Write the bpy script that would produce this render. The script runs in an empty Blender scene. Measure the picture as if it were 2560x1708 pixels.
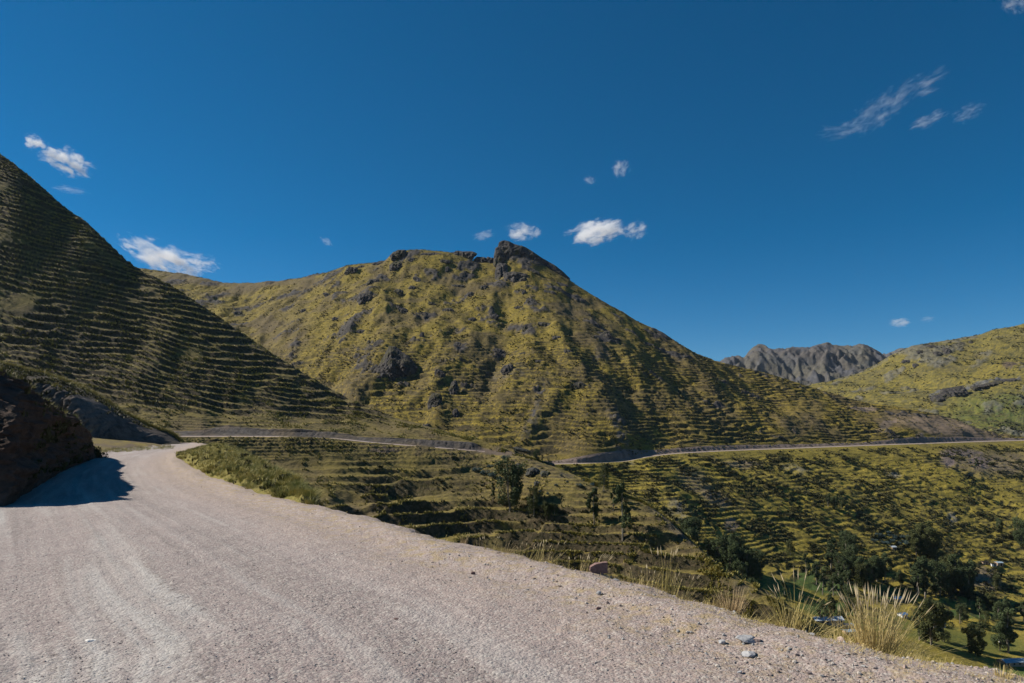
import bpy, math, random
import numpy as np
from mathutils import Vector, Matrix

R = math.radians
SC = bpy.context.scene
COL = SC.collection

# ---------------------------------------------------------------- camera, sky, sun, exposure
CAM_H = 2.2
F = 1707.0          # focal length in photo pixels (24 mm on a 36 mm wide frame)
HOR = 1080.0        # photo row of the horizon
cam_d = bpy.data.cameras.new('camera')
cam = bpy.data.objects.new('camera', cam_d); COL.objects.link(cam)
cam_d.lens = 24.0; cam_d.sensor_width = 36.0
cam_d.shift_y = (HOR - 854.0) / 2560.0
cam_d.clip_start = 0.1; cam_d.clip_end = 40000.0
cam.location = (0, 0, CAM_H); cam.rotation_euler = (R(90), 0, 0)
SC.camera = cam

SUN_EL = R(38.0)
SUN_AZ = R(-74.0)    # measured from +Y towards +X: the sun is far left, a little ahead
sun_dir = Vector((math.sin(SUN_AZ) * math.cos(SUN_EL), math.cos(SUN_AZ) * math.cos(SUN_EL), math.sin(SUN_EL)))
w = bpy.data.worlds.new('World'); SC.world = w; w.use_nodes = True
nt = w.node_tree; nt.nodes.clear()
sky = nt.nodes.new('ShaderNodeTexSky'); sky.sky_type = 'NISHITA'; sky.sun_disc = False
sky.sun_elevation = SUN_EL; sky.sun_rotation = SUN_AZ
sky.altitude = 3600; sky.air_density = 1.0; sky.dust_density = 0.0; sky.ozone_density = 3.0
hs = nt.nodes.new('ShaderNodeHueSaturation'); hs.inputs['Saturation'].default_value = 1.41; hs.inputs['Hue'].default_value = .491
bg = nt.nodes.new('ShaderNodeBackground'); bg.inputs[1].default_value = 0.067
wo = nt.nodes.new('ShaderNodeOutputWorld')
nt.links.new(sky.outputs[0], hs.inputs['Color']); nt.links.new(hs.outputs[0], bg.inputs[0]); nt.links.new(bg.outputs[0], wo.inputs[0])
sun_d = bpy.data.lights.new('sun', 'SUN'); sun_d.energy = 5.0; sun_d.angle = R(0.53); sun_d.color = (1.0, 0.93, 0.82)
sun = bpy.data.objects.new('sun', sun_d); COL.objects.link(sun)
sun.rotation_euler = sun_dir.to_track_quat('Z', 'Y').to_euler()
SC.view_settings.view_transform = 'Standard'; SC.view_settings.look = 'None'
SC.view_settings.exposure = 0.38; SC.view_settings.gamma = 1.0

rnd = random.Random(7)
rng = np.random.default_rng(11)

# ---------------------------------------------------------------- numeric helpers
def perlin(x, y, seed=0):
    xi = np.floor(x).astype(np.int64); yi = np.floor(y).astype(np.int64)
    xf = x - xi; yf = y - yi
    def h(a, b):
        n = (a * 374761393 + b * 668265263 + seed * 974711) & 0xffffffff
        n = ((n ^ (n >> 13)) * 1274126177) & 0xffffffff
        n = (n ^ (n >> 16)) & 0xffffffff
        ang = n.astype(np.float64) * (2 * np.pi / 4294967296.0)
        return np.cos(ang), np.sin(ang)
    u = xf * xf * xf * (xf * (xf * 6 - 15) + 10); v = yf * yf * yf * (yf * (yf * 6 - 15) + 10)
    def g(ox, oy):
        c, s = h(xi + ox, yi + oy)
        return c * (xf - ox) + s * (yf - oy)
    a = g(0, 0); b = g(1, 0); c = g(0, 1); d = g(1, 1)
    return (a + (b - a) * u + (c - a) * v + (a - b - c + d) * u * v) * 1.5

def fbm(x, y, octv=4, seed=0, gain=0.5):
    s = 0; amp = 1; t = 0
    for i in range(octv):
        s = s + amp * perlin(x * 2 ** i + 17.3 * i, y * 2 ** i - 9.1 * i, seed + i * 31)
        t += amp; amp *= gain
    return s / t

def ridged(x, y, octv=3, seed=0):
    s = 0; amp = 1; t = 0
    for i in range(octv):
        s = s + amp * (1 - 2.2 * np.abs(perlin(x * 2 ** i + 5.7 * i, y * 2 ** i + 3.3 * i, seed + i * 17)))
        t += amp; amp *= 0.5
    return s / t

def sstep(a, b, x):
    t = np.clip((x - a) / (b - a), 0, 1); return t * t * (3 - 2 * t)

def pchip(xk, yk, x):
    """monotone cubic interpolation of one row"""
    xk = np.asarray(xk, float); yk = np.asarray(yk, float)
    h = np.diff(xk); dl = np.diff(yk) / h
    m = np.zeros_like(yk)
    if len(xk) > 2:
        s = dl[:-1] * dl[1:]
        with np.errstate(divide='ignore', invalid='ignore'):
            hm = 2 * dl[:-1] * dl[1:] / (dl[:-1] + dl[1:])
        m[1:-1] = np.where(s > 0, hm, 0)
    m[0] = dl[0]; m[-1] = dl[-1]
    i = np.clip(np.searchsorted(xk, x) - 1, 0, len(xk) - 2)
    t = np.clip((x - xk[i]) / h[i], 0, 1); hh = h[i]
    return ((1 + 2 * t) * (1 - t) ** 2 * yk[i] + t * (1 - t) ** 2 * hh * m[i]
            + t * t * (3 - 2 * t) * yk[i + 1] + t * t * (t - 1) * hh * m[i + 1])

def V(px, py, Y):            # a photo direction at a chosen distance: (px, Y, z)
    return (px, Y, CAM_H - (py - HOR) / F * Y)
def Z(px, Y, z): return (px, Y, z)
def W(px, py, Y):            # the same as a world point
    return Vector(((px - 1280) / F * Y, Y, CAM_H - (py - HOR) / F * Y))

class Layer: pass

def loft(rows, px0, px1, step, subs):
    """rows: lists of (px, Y, z); subs[i]: rows of quads between row i and i+1. Returns world grids."""
    PX = np.arange(px0, px1 + step, step, dtype=float)
    RY = []; RZ = []
    for r in rows:
        a = np.array(r, float)
        RY.append(pchip(a[:, 0], a[:, 1], PX)); RZ.append(pchip(a[:, 0], a[:, 2], PX))
    RY = np.array(RY); RZ = np.array(RZ)
    n = len(rows)
    # knots by horizontal+vertical distance
    D = np.sqrt(np.diff(RY, axis=0) ** 2 + np.diff(RZ, axis=0) ** 2) + 0.3
    def slopes(Vv):
        dl = np.diff(Vv, axis=0) / D
        m = np.zeros_like(Vv)
        hm = 2 * dl[:-1] * dl[1:] / (dl[:-1] + dl[1:] + 1e-12 * np.sign(dl[:-1] + dl[1:] + 1e-20))
        m[1:-1] = np.where(dl[:-1] * dl[1:] > 0, hm, 0); m[0] = dl[0]; m[-1] = dl[-1]
        return m
    mY = slopes(RY); mZ = slopes(RZ)
    GY = []; GZ = []; T = []
    for i in range(n - 1):
        k = subs[i]
        for j in range(k + (1 if i == n - 2 else 0)):
            t = j / k; h = D[i]
            a = (1 + 2 * t) * (1 - t) ** 2; b = t * (1 - t) ** 2; c = t * t * (3 - 2 * t); d = t * t * (t - 1)
            GY.append(a * RY[i] + b * h * mY[i] + c * RY[i + 1] + d * h * mY[i + 1])
            GZ.append(a * RZ[i] + b * h * mZ[i] + c * RZ[i + 1] + d * h * mZ[i + 1])
            T.append(i + t)
    L = Layer()
    L.Y = np.array(GY); L.z = np.array(GZ); L.T = np.array(T)[:, None] * np.ones_like(L.Y)
    L.px = np.ones_like(L.Y) * PX[None, :]
    L.x = (L.px - 1280) / F * L.Y
    L.py = HOR - (L.z - CAM_H) / L.Y * F
    L.step = step
    return L

def proj(L):
    L.vpx = 1280 + L.x / L.Y * F
    L.vpy = HOR - (L.z - CAM_H) / L.Y * F

def terrace(z, x, y, H, seed, riser=0.35, flat=0.2, warp=1.2):
    wv = z + warp * H * fbm(x / 75, y / 45, 3, seed, .5) + 1.6 * warp * H * fbm(x / 170, y / 110, 1, seed + 2) + 0.30 * H * fbm(x / 16, y / 10, 2, seed + 5)
    p = wv / H; f = p - np.floor(p)
    g = np.where(f < 1 - riser, f * flat, (1 - riser) * flat + (f - (1 - riser)) / riser * (1 - (1 - riser) * flat))
    return H * (g - f), sstep(1 - riser - .04, 1 - riser + .04, f), 1 - sstep(0.02, 0.16, f)

def terraces(z, x, y, H, seed, riser=.35, flat=.2, brk=1.0, warp=1.2):
    """two terrace systems woven together so that steps begin, merge and end"""
    d1, r1, e1 = terrace(z, x, y, H, seed, riser, flat, warp)
    d2, r2, e2 = terrace(z + H * .5, x, y, H * 0.77, seed + 50, riser, flat, warp)
    d3, r3, e3 = terrace(z + H * .2, x, y, H * 1.55, seed + 90, riser, flat, warp * .8)
    k3 = sstep(.06, .16, fbm(x / 40, y / 28, 2, seed + 19)); d2 = d2 * (1 - k3) + d3 * k3; r2 = r2 * (1 - k3) + r3 * k3; e2 = e2 * (1 - k3) + e3 * k3
    m = sstep(-.05, .05, fbm(x / 30, y / 22, 2, seed + 9))
    st = sstep(-.45, .0, fbm(x / 20, y / 20, 3, seed + 77) + .22 / brk - .1)
    return (d1 * m + d2 * (1 - m)) * st, (r1 * m + r2 * (1 - m)) * st, (e1 * m + e2 * (1 - m)) * st

def polydist(px, py, poly):
    """distance in photo pixels to a polyline, the position along it (0..1) and the side"""
    poly = np.array(poly, float); best = np.full(px.shape, 1e9); tt = np.zeros(px.shape); sd = np.zeros(px.shape)
    n = len(poly) - 1
    for i in range(n):
        a = poly[i]; b = poly[i + 1]; d = b - a; L2 = (d ** 2).sum()
        t = np.clip(((px - a[0]) * d[0] + (py - a[1]) * d[1]) / L2, 0, 1)
        dx = px - a[0] - t * d[0]; dy = py - a[1] - t * d[1]; q = np.hypot(dx, dy)
        m = q < best
        best = np.where(m, q, best); tt = np.where(m, (i + t) / n, tt)
        sd = np.where(m, np.sign(d[0] * dy - d[1] * dx), sd)
    return best, tt, sd

def blob(L, cx, cy, rx, ry, soft=.35, ang=0, seed=1):
    """soft-edged patch mask on a surface, centred where the photo shows it, with a ragged edge"""
    c, s = math.cos(R(ang)), math.sin(R(ang))
    dx = L.px - cx; dy = L.py - cy
    u = (dx * c + dy * s) / rx; v = (-dx * s + dy * c) / ry
    q = np.sqrt(u * u + v * v) + .35 * fbm(L.px / (rx * .5), L.py / (ry * .5), 3, seed)
    return 1 - sstep(1 - soft, 1 + soft * .3, q)

# ---------------------------------------------------------------- mesh helpers
def link(o, parent=None):
    COL.objects.link(o)
    if parent is not None: o.parent = parent
    return o

def np_mesh(name, verts, faces, mat=None, smooth=False, attrs=None, parent=None):
    me = bpy.data.meshes.new(name)
    verts = np.ascontiguousarray(verts, dtype=np.float32); faces = np.asarray(faces, dtype=np.int32)
    k = faces.shape[1]
    me.vertices.add(len(verts)); me.vertices.foreach_set('co', verts.ravel())
    me.loops.add(faces.size); me.loops.foreach_set('vertex_index', faces.ravel())
    me.polygons.add(len(faces)); me.polygons.foreach_set('loop_start', np.arange(0, faces.size, k, dtype=np.int32))
    me.polygons.foreach_set('loop_total', np.full(len(faces), k, dtype=np.int32))
    me.polygons.foreach_set('use_smooth', np.full(len(faces), smooth, dtype=bool))
    if attrs:
        for an, arr in attrs.items():
            at = me.attributes.new(an, 'FLOAT_COLOR', 'POINT')
            at.data.foreach_set('color', np.ascontiguousarray(arr, dtype=np.float32).ravel())
    me.update(calc_edges=True)
    if mat: me.materials.append(mat)
    o = bpy.data.objects.new(name, me)
    return link(o, parent)

def grid_faces(nr, nc, r0=0, r1=None, c0=0, c1=None):
    r1 = nr - 1 if r1 is None else r1; c1 = nc - 1 if c1 is None else c1
    i = np.arange(r0, r1)[:, None] * nc + np.arange(c0, c1)[None, :]
    i = i.ravel()
    return np.stack([i, i + 1, i + nc + 1, i + nc], 1)

def compact(verts, faces, attrs=None):
    u, inv = np.unique(faces, return_inverse=True)
    f = inv.reshape(faces.shape)
    return verts[u], f, ({k: v[u] for k, v in attrs.items()} if attrs else None)

def layer_obj(L, name, mat, rows=None, cols=None, mask=None):
    nr, nc = L.Y.shape
    vs = np.stack([L.x, L.Y, L.z], -1).reshape(-1, 3)
    fc = grid_faces(nr, nc)
    if mask is not None:
        fc = fc[mask[:-1, :-1].ravel()]
    at = {k: np.stack(v, -1).reshape(-1, 4) for k, v in L.attrs.items()}
    vs, fc, at = compact(vs, fc, at)
    o = np_mesh(name, vs, fc, mat, True, at)
    return o

def struct(o, kind='structure'):
    o['kind'] = kind; return o
def tag(o, label, cat, group=None):
    o['label'] = label; o['category'] = cat
    if group: o['group'] = group
    return o
def thing(name, label, cat, loc, rotz=0, group=None):
    o = bpy.data.objects.new(name, None); o.empty_display_size = .5
    link(o); o.location = loc; o.rotation_euler = (0, 0, rotz)
    return tag(o, label, cat, group)
def copy_tree(o, parent=None):
    c = o.copy(); COL.objects.link(c); c.parent = parent
    for ch in o.children: copy_tree(ch, c)
    return c

# ---------------------------------------------------------------- materials
class NT:
    def __init__(s, name):
        s.m = bpy.data.materials.new(name); s.m.use_nodes = True; s.t = s.m.node_tree
        s.b = s.t.nodes['Principled BSDF']; s.b.inputs['Roughness'].default_value = .95
        s.b.inputs['Specular IOR Level'].default_value = .15
    def n(s, typ, **kw):
        nd = s.t.nodes.new(typ)
        for k, v in kw.items(): setattr(nd, k, v)
        return nd
    def l(s, a, b): s.t.links.new(a, b)
    def pos(s):
        if not hasattr(s, '_p'): s._p = s.n('ShaderNodeNewGeometry').outputs['Position']
        return s._p
    def noise(s, scale, detail=4, rough=.55, vec=None, dist=0, stretch=None):
        nd = s.n('ShaderNodeTexNoise'); nd.inputs['Scale'].default_value = scale
        nd.inputs['Detail'].default_value = detail; nd.inputs['Roughness'].default_value = rough
        nd.inputs['Distortion'].default_value = dist
        v = vec if vec is not None else s.pos()
        if stretch:
            mp = s.n('ShaderNodeMapping'); mp.inputs['Scale'].default_value = stretch
            s.l(v, mp.inputs['Vector']); v = mp.outputs[0]
        s.l(v, nd.inputs['Vector']); return nd.outputs['Fac']
    def ramp(s, fac, pts):
        r = s.n('ShaderNodeValToRGB'); s.l(fac, r.inputs[0]); e = r.color_ramp.elements
        while len(e) < len(pts): e.new(.5)
        for i, (p, c) in enumerate(pts):
            e[i].position = p
            e[i].color = (c[0], c[1], c[2], 1) if hasattr(c, '__len__') else (c, c, c, 1)
        return r.outputs[0]
    def mix(s, fac, a, b, mode='MIX'):
        m = s.n('ShaderNodeMix', data_type='RGBA', blend_type=mode)
        for sock, v in ((m.inputs[0], fac), (m.inputs[6], a), (m.inputs[7], b)):
            if hasattr(v, 'links'): s.l(v, sock)
            elif hasattr(v, '__len__'): sock.default_value = (v[0], v[1], v[2], 1)
            else: sock.default_value = v
        return m.outputs[2]
    def math(s, op, a, b=0.0):
        m = s.n('ShaderNodeMath', operation=op, use_clamp=(op == 'MULTIPLY_ADD'))
        for sock, v in ((m.inputs[0], a), (m.inputs[1], b)):
            if hasattr(v, 'links'): s.l(v, sock)
            else: sock.default_value = v
        return m.outputs[0]
    def attr(s, name):
        a = s.n('ShaderNodeAttribute'); a.attribute_name = name
        sp = s.n('ShaderNodeSeparateColor'); s.l(a.outputs['Color'], sp.inputs[0])
        return sp.outputs[0], sp.outputs[1], sp.outputs[2], a.outputs['Alpha']
    def bump(s, h, strength=.5, dist=.1, prev=None):
        b = s.n('ShaderNodeBump'); b.inputs['Strength'].default_value = strength; b.inputs['Distance'].default_value = dist
        s.l(h, b.inputs['Height'])
        if prev is not None: s.l(prev, b.inputs['Normal'])
        s.last = b.outputs[0]; s.l(b.outputs[0], s.b.inputs['Normal']); return b.outputs[0]
    def color(s, c):
        if hasattr(c, 'links'): s.l(c, s.b.inputs['Base Color'])
        else: s.b.inputs['Base Color'].default_value = (c[0], c[1], c[2], 1)

def slope_material(name, grass_a, grass_b, dry, brown, shrub, rock, soil, field, k=1.0):
    """attributes: mask = (dry, riser shrubs, rock, soil), mask2 = (green field, brown grass, scree, edge tufts)"""
    s = NT(name)
    a_dry, a_sh, a_rock, a_soil = s.attr('mask')
    b_field, b_brown, b_scree, b_edge = s.attr('mask2')
    n1 = s.noise(.035 * k, 5, .6); n2 = s.noise(.9 * k, 4, .7); n3 = s.noise(.25 * k, 4, .6)
    base = s.mix(s.ramp(n3, [(.38, 0), (.62, 1)]), grass_a, grass_b)
    base = s.mix(s.ramp(n2, [(.45, 0), (.62, .75)]), base, dry)
    base = s.mix(s.ramp(n1, [(.5, 0), (.66, .8)]), base, brown)
    base = s.mix(b_brown, base, s.mix(s.ramp(n2, [(.35, 0), (.65, 1)]), tuple(.85 * c for c in brown), tuple(1.5 * c for c in brown)))
    base = s.mix(a_dry, base, s.mix(s.ramp(n2, [(.35, 0), (.65, 1)]), dry, grass_b))
    base = s.mix(b_field, base, field)
    base = s.mix(a_sh, base, s.mix(s.ramp(n2, [(.4, 0), (.6, 1)]), shrub, brown))
    n4 = s.noise(1.6 * k, 3, .8)
    tuft = s.math('MULTIPLY', b_edge, s.ramp(n4, [(.42, 0), (.55, 1)]))
    base = s.mix(tuft, base, dry)
    soilc = s.mix(s.ramp(n2, [(.3, 0), (.7, 1)]), soil, tuple(.7 * c for c in soil))
    base = s.mix(a_soil, base, soilc)
    rn = s.noise(.5 * k, 6, .7)
    rc = s.mix(s.ramp(rn, [(.35, 0), (.7, 1)]), tuple(.45 * c for c in rock), tuple(1.25 * c for c in rock))
    base = s.mix(a_rock, base, rc)
    sc = s.mix(s.ramp(s.noise(1.1 * k, 5, .8), [(.35, 0), (.65, 1)]), tuple(.55 * c for c in rock), tuple(1.9 * c for c in rock))
    base = s.mix(b_scree, base, sc)
    s.color(base)
    h = s.noise(1.3 * k, 5, .75)
    s.bump(h, .8, .55 / k)
    return s.m

def rock_material(name, c1, c2, c3, k=1.0, lichen=None):
    s = NT(name)
    a = s.noise(.6 * k, 6, .65); b = s.noise(2.5 * k, 5, .7, stretch=(1, 1, .25))
    base = s.mix(s.ramp(a, [(.3, 0), (.7, 1)]), c1, c2)
    base = s.mix(s.ramp(b, [(.5, 0), (.72, .8)]), base, c3)
    if lichen: base = s.mix(s.ramp(s.noise(.3 * k, 5, .7), [(.5, 0), (.62, .9)]), base, lichen)
    s.color(base)
    v = s.n('ShaderNodeTexVoronoi'); v.inputs['Scale'].default_value = 1.2 * k; s.l(s.pos(), v.inputs['Vector'])
    s.bump(v.outputs['Distance'], .6, .35 / k)
    s.bump(b, .8, .25 / k, s.last)
    return s.m

M_hill = slope_material('terraced_hill_grass', (.092, .086, .029), (.134, .114, .034), (.34, .26, .062), (.106, .080, .052),
                        (.042, .040, .022), (.11, .098, .090), (.15, .115, .10), (.05, .10, .02))
M_mount = slope_material('mountain_grass', (.125, .106, .024), (.205, .158, .027), (.35, .255, .042), (.105, .080, .040),
                         (.036, .034, .017), (.080, .074, .072), (.27, .205, .175), (.05, .12, .02), .6)
M_valley = slope_material('valley_grass', (.125, .110, .028), (.205, .168, .032), (.42, .32, .055), (.100, .083, .038),
                          (.030, .034, .016), (.16, .155, .15), (.24, .185, .165), (.072, .112, .030), .8)
M_right = slope_material('right_mountain_grass', (.118, .108, .030), (.19, .158, .034), (.29, .225, .045), (.115, .098, .045),
                         (.035, .045, .022), (.14, .14, .14), (.11, .08, .07), (.05, .12, .03), .25)
M_far = slope_material('far_mountain_scrub', (.070, .068, .055), (.095, .088, .064), (.15, .14, .085), (.085, .076, .074),
                       (.05, .05, .05), (.095, .098, .11), (.10, .085, .08), (.05, .1, .03), .08)  # rock tone shifted to grey-blue: distance haze put into the colour
M_cut = rock_material('dark_cutting_earth', (.060, .045, .036), (.11, .078, .060), (.045, .034, .030), 1.0)
M_cut2 = rock_material('grey_cutting_rock', (.085, .080, .075), (.17, .15, .13), (.13, .085, .06), .5)
M_crag = rock_material('grey_crag_rock', (.030, .028, .028), (.085, .080, .078), (.15, .12, .09), .16, (.06, .055, .022))
M_boulder = rock_material('dark_boulder_rock', (.050, .050, .045), (.10, .10, .09), (.07, .06, .04), .8, (.08, .08, .03))

def road_material():
    s = NT('pink_grey_gravel')
    tr, shoulder, windr, litter = s.attr('mask')
    big = s.noise(.5, 4, .6); fine = s.noise(28, 5, .75); mid = s.noise(6, 5, .7)
    c = s.mix(s.ramp(big, [(.35, 0), (.65, 1)]), (.315, .258, .242), (.355, .296, .278))
    c = s.mix(s.ramp(mid, [(.5, 0), (.75, .6)]), c, (.41, .37, .34))
    c = s.mix(s.math('MULTIPLY', tr, s.ramp(mid, [(.25, .55), (.6, 1)])), c, (.475, .45, .425))
    c = s.mix(s.math('MULTIPLY', windr, s.ramp(s.noise(14, 5, .8), [(.45, 0), (.6, .9)])), c, (.20, .17, .155))
    c = s.mix(shoulder, c, s.mix(mid, (.35, .275, .245), (.39, .31, .275)))
    vo = s.n('ShaderNodeTexVoronoi'); vo.inputs['Scale'].default_value = 32; s.l(s.pos(), vo.inputs['Vector'])
    sp = s.n('ShaderNodeSeparateColor'); s.l(vo.outputs['Color'], sp.inputs[0])
    c = s.mix(s.ramp(sp.outputs[0], [(.55, 0), (.95, .55)]), c, (.52, .49, .44))
    c = s.mix(s.ramp(sp.outputs[1], [(.72, 0), (1, .6)]), c, (.22, .19, .18))
    c = s.mix(s.ramp(fine, [(.56, 0), (.75, .7)]), c, (.20, .165, .15))
    c = s.mix(s.math('MULTIPLY', litter, s.ramp(s.noise(3.5, 5, .75), [(.47, 0), (.62, .85)])), c, (.36, .27, .12))
    s.color(c)
    s.bump(vo.outputs['Distance'], .55, -.02)
    s.bump(mid, .6, .05, s.last)
    s.bump(fine, .7, .025, s.last)
    return s.m
M_road = road_material()
def far_road_material():
    s = NT('far_road_gravel')
    c = s.mix(s.noise(.4, 4), (.33, .26, .23), (.40, .33, .29)); s.color(c)
    s.bump(s.noise(2, 4), .4, .1); return s.m
M_farroad = far_road_material()

# ---------------------------------------------------------------- THE NEAR GROUND: road shelf and the slope falling away
_e = [(3.2, -40, 0), (5.6, -12, 0), (5.0, 0, 0), (4.6, 5.0, 0)]
ER_px = [(2560, 1708), (2200, 1640), (1900, 1562), (1700, 1496), (1500, 1436), (1350, 1404), (1200, 1372), (1000, 1320), (780, 1266), (640, 1232), (560, 1207),
         (480, 1174), (450, 1152), (456, 1136), (490, 1121)]
def gp(px, py, z=0):
    Y = (CAM_H - z) * F / (py - HOR); return ((px - 1280) / F * Y, Y)
ER = [(9.0, -40), (7.2, -12), (6.0, 0), (5.2, 4.2)] + [gp(*p) for p in ER_px] + [(-55, 124), (-66, 142), (-82, 152), (-105, 156), (-150, 158)]
EL = [(-7.0, -40), (-9, -12), (-11.0, 5), gp(-60, 1275), gp(0, 1268), gp(110, 1205), gp(235, 1146), gp(260, 1128), gp(340, 1121), gp(430, 1113), (-69, 130), (-86, 138), (-110, 142), (-150, 144)]
def signed(x, y, poly):
    best = np.full(x.shape, 1e9); sd = np.ones(x.shape); ar = np.zeros(x.shape); acc = 0
    for a, b in zip(poly[:-1], poly[1:]):
        dx, dy = b[0] - a[0], b[1] - a[1]; L2 = dx * dx + dy * dy
        t = np.clip(((x - a[0]) * dx + (y - a[1]) * dy) / L2, 0, 1)
        ex = x - a[0] - t * dx; ey = y - a[1] - t * dy; q = np.hypot(ex, ey)
        m = q < best - 1e-9
        best = np.where(m, q, best); sd = np.where(m, np.where(dx * ey - dy * ex > 0, -1.0, 1.0), sd)
        ar = np.where(m, acc + t * math.sqrt(L2), ar); acc += math.sqrt(L2)
    return best * sd, ar         # positive to the right of the direction of travel
def ground_z(x, y):
    d, s = signed(x, y, ER)
    dl, _ = signed(x, y, EL)
    e = d + .34 * fbm(x / .9, y / .9, 4, 3) + .5 * fbm(x / 5, y / 5, 2, 4)
    fall = np.where(e > 0, -(e * .78) * sstep(-.2, 1.5, e), 0)
    fall = np.where(e > 60, -46.8 - (e - 60) * .45, fall)
    fall = fall + sstep(1, 8, e) * 1.2 * fbm(x / 7, y / 7, 4, 6)
    berm = .07 * np.exp(-((e + .5) / .45) ** 2)
    width = np.clip(d - dl, 2, 40)
    rut = .018 * np.sin(d * 2.2 + .5 * fbm(x / 6, y / 6, 2, 8) * 3) * sstep(.5, 2, -d) * (dl > .5)
    fine = .030 * fbm(x / .8, y / .8, 4, 21) + .010 * fbm(x / .12, y / .12, 3, 22)
    left = np.where(dl < 0, np.minimum(.12 * (-dl), 1.6) * sstep(0, 3, -dl), 0)
    z = fall + berm + rut + fine + left
    # the shelf dips very gently to the outside
    return z + .0 * width, d, dl, e
az = np.radians(np.concatenate([np.linspace(-180, -46, 90, endpoint=False), np.linspace(-46, 46, 980, endpoint=False), np.linspace(46, 180, 91)]))
rr = np.concatenate([np.geomspace(.8, 3.0, 30, endpoint=False), 1 / np.linspace(1 / 3.0, 1 / 190.0, 760)])
A, RR = np.meshgrid(az, rr)
gx = RR * np.sin(A); gy = RR * np.cos(A)
gz, gd, gdl, ge = ground_z(gx, gy)
_ga = signed(gx, gy, ER)[1]
gz = gz + (ge < 0) * (.016 * fbm(_ga / 9, gd / .42, 3, 42) + .010 * fbm(_ga / 16, gd / .22, 3, 49))
G = Layer(); G.x = gx; G.Y = gy; G.z = gz
n_tr = fbm(gx / 3, gy / 3, 3, 41)
streak = .5 + .5 * np.sin(gd * 2.1 + 1.2 * fbm(gx / 9, gy / 9, 3, 42) + .6) 
_, gar = signed(gx, gy, ER)
u_ = -gd + .35 * fbm(gx / 7, gy / 7, 2, 40)
along = fbm(gar / 9, gd / .42, 3, 42); along2 = fbm(gar / 14, gd / 1.3, 3, 48)
zone = sstep(4.4, 5.4, u_) * (1 - sstep(9.6, 11, u_))
track = np.clip(zone * (.9 * sstep(-.05, .25, along2)) * (.35 + .65 * sstep(-.15, .15, along)) + .4 * sstep(.05, .4, along) * sstep(1.8, 2.6, u_), 0, 1) * sstep(.3, 1.2, gdl)
windrow = np.exp(-((u_ - 3.7) / .45) ** 2) * sstep(-.4, .1, along2) + .8 * np.exp(-((u_ - 5.6) / .3) ** 2) * sstep(-.1, .2, along) + .75 * sstep(.12, .35, fbm(gar / 16, gd / .22, 3, 49)) * (u_ > 2) + .5 * sstep(-.12, -.4, along) * (u_ > 4) + .6 * np.exp(-((u_ - 9.8) / .5) ** 2)
shoulder = sstep(-3.4, -1.6, gd + .7 * fbm(gx / 4, gy / 4, 3, 43))
litter = sstep(-2.6, -.5, gd + .8 * fbm(gx / 2.5, gy / 2.5, 3, 44)) * (ge < .6)
slopeM = sstep(.2, 1.2, ge)
offL = sstep(.5, -1.2, gdl)
G.attrs = {'mask': (track, shoulder, np.clip(windrow, 0, 1), np.maximum(litter * .8, offL * .9)), 'mask2': (gd * 0, gd * 0, gd * 0, gd * 0)}
nr, nc = gz.shape
road_mask = (ge < .35) & (gdl > -.3)
G.attrs2 = None
verge_mask = ~road_mask
o = struct(layer_obj(G, 'road', M_road, mask=road_mask))
zero = gd * 0
G.attrs = {'mask': (.5 * sstep(-.2, .3, fbm(gx / 3, gy / 3, 3, 45)), .5 * sstep(0, .3, fbm(gx / 2, gy / 2, 3, 46)) * slopeM, zero, .8 * (1 - slopeM) * sstep(-.1, .3, fbm(gx / 4, gy / 4, 3, 47) + .1)),
           'mask2': (zero, .4 + zero, zero, .5 + zero)}
struct(layer_obj(G, 'roadside_ground', M_hill, mask=verge_mask))

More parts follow.
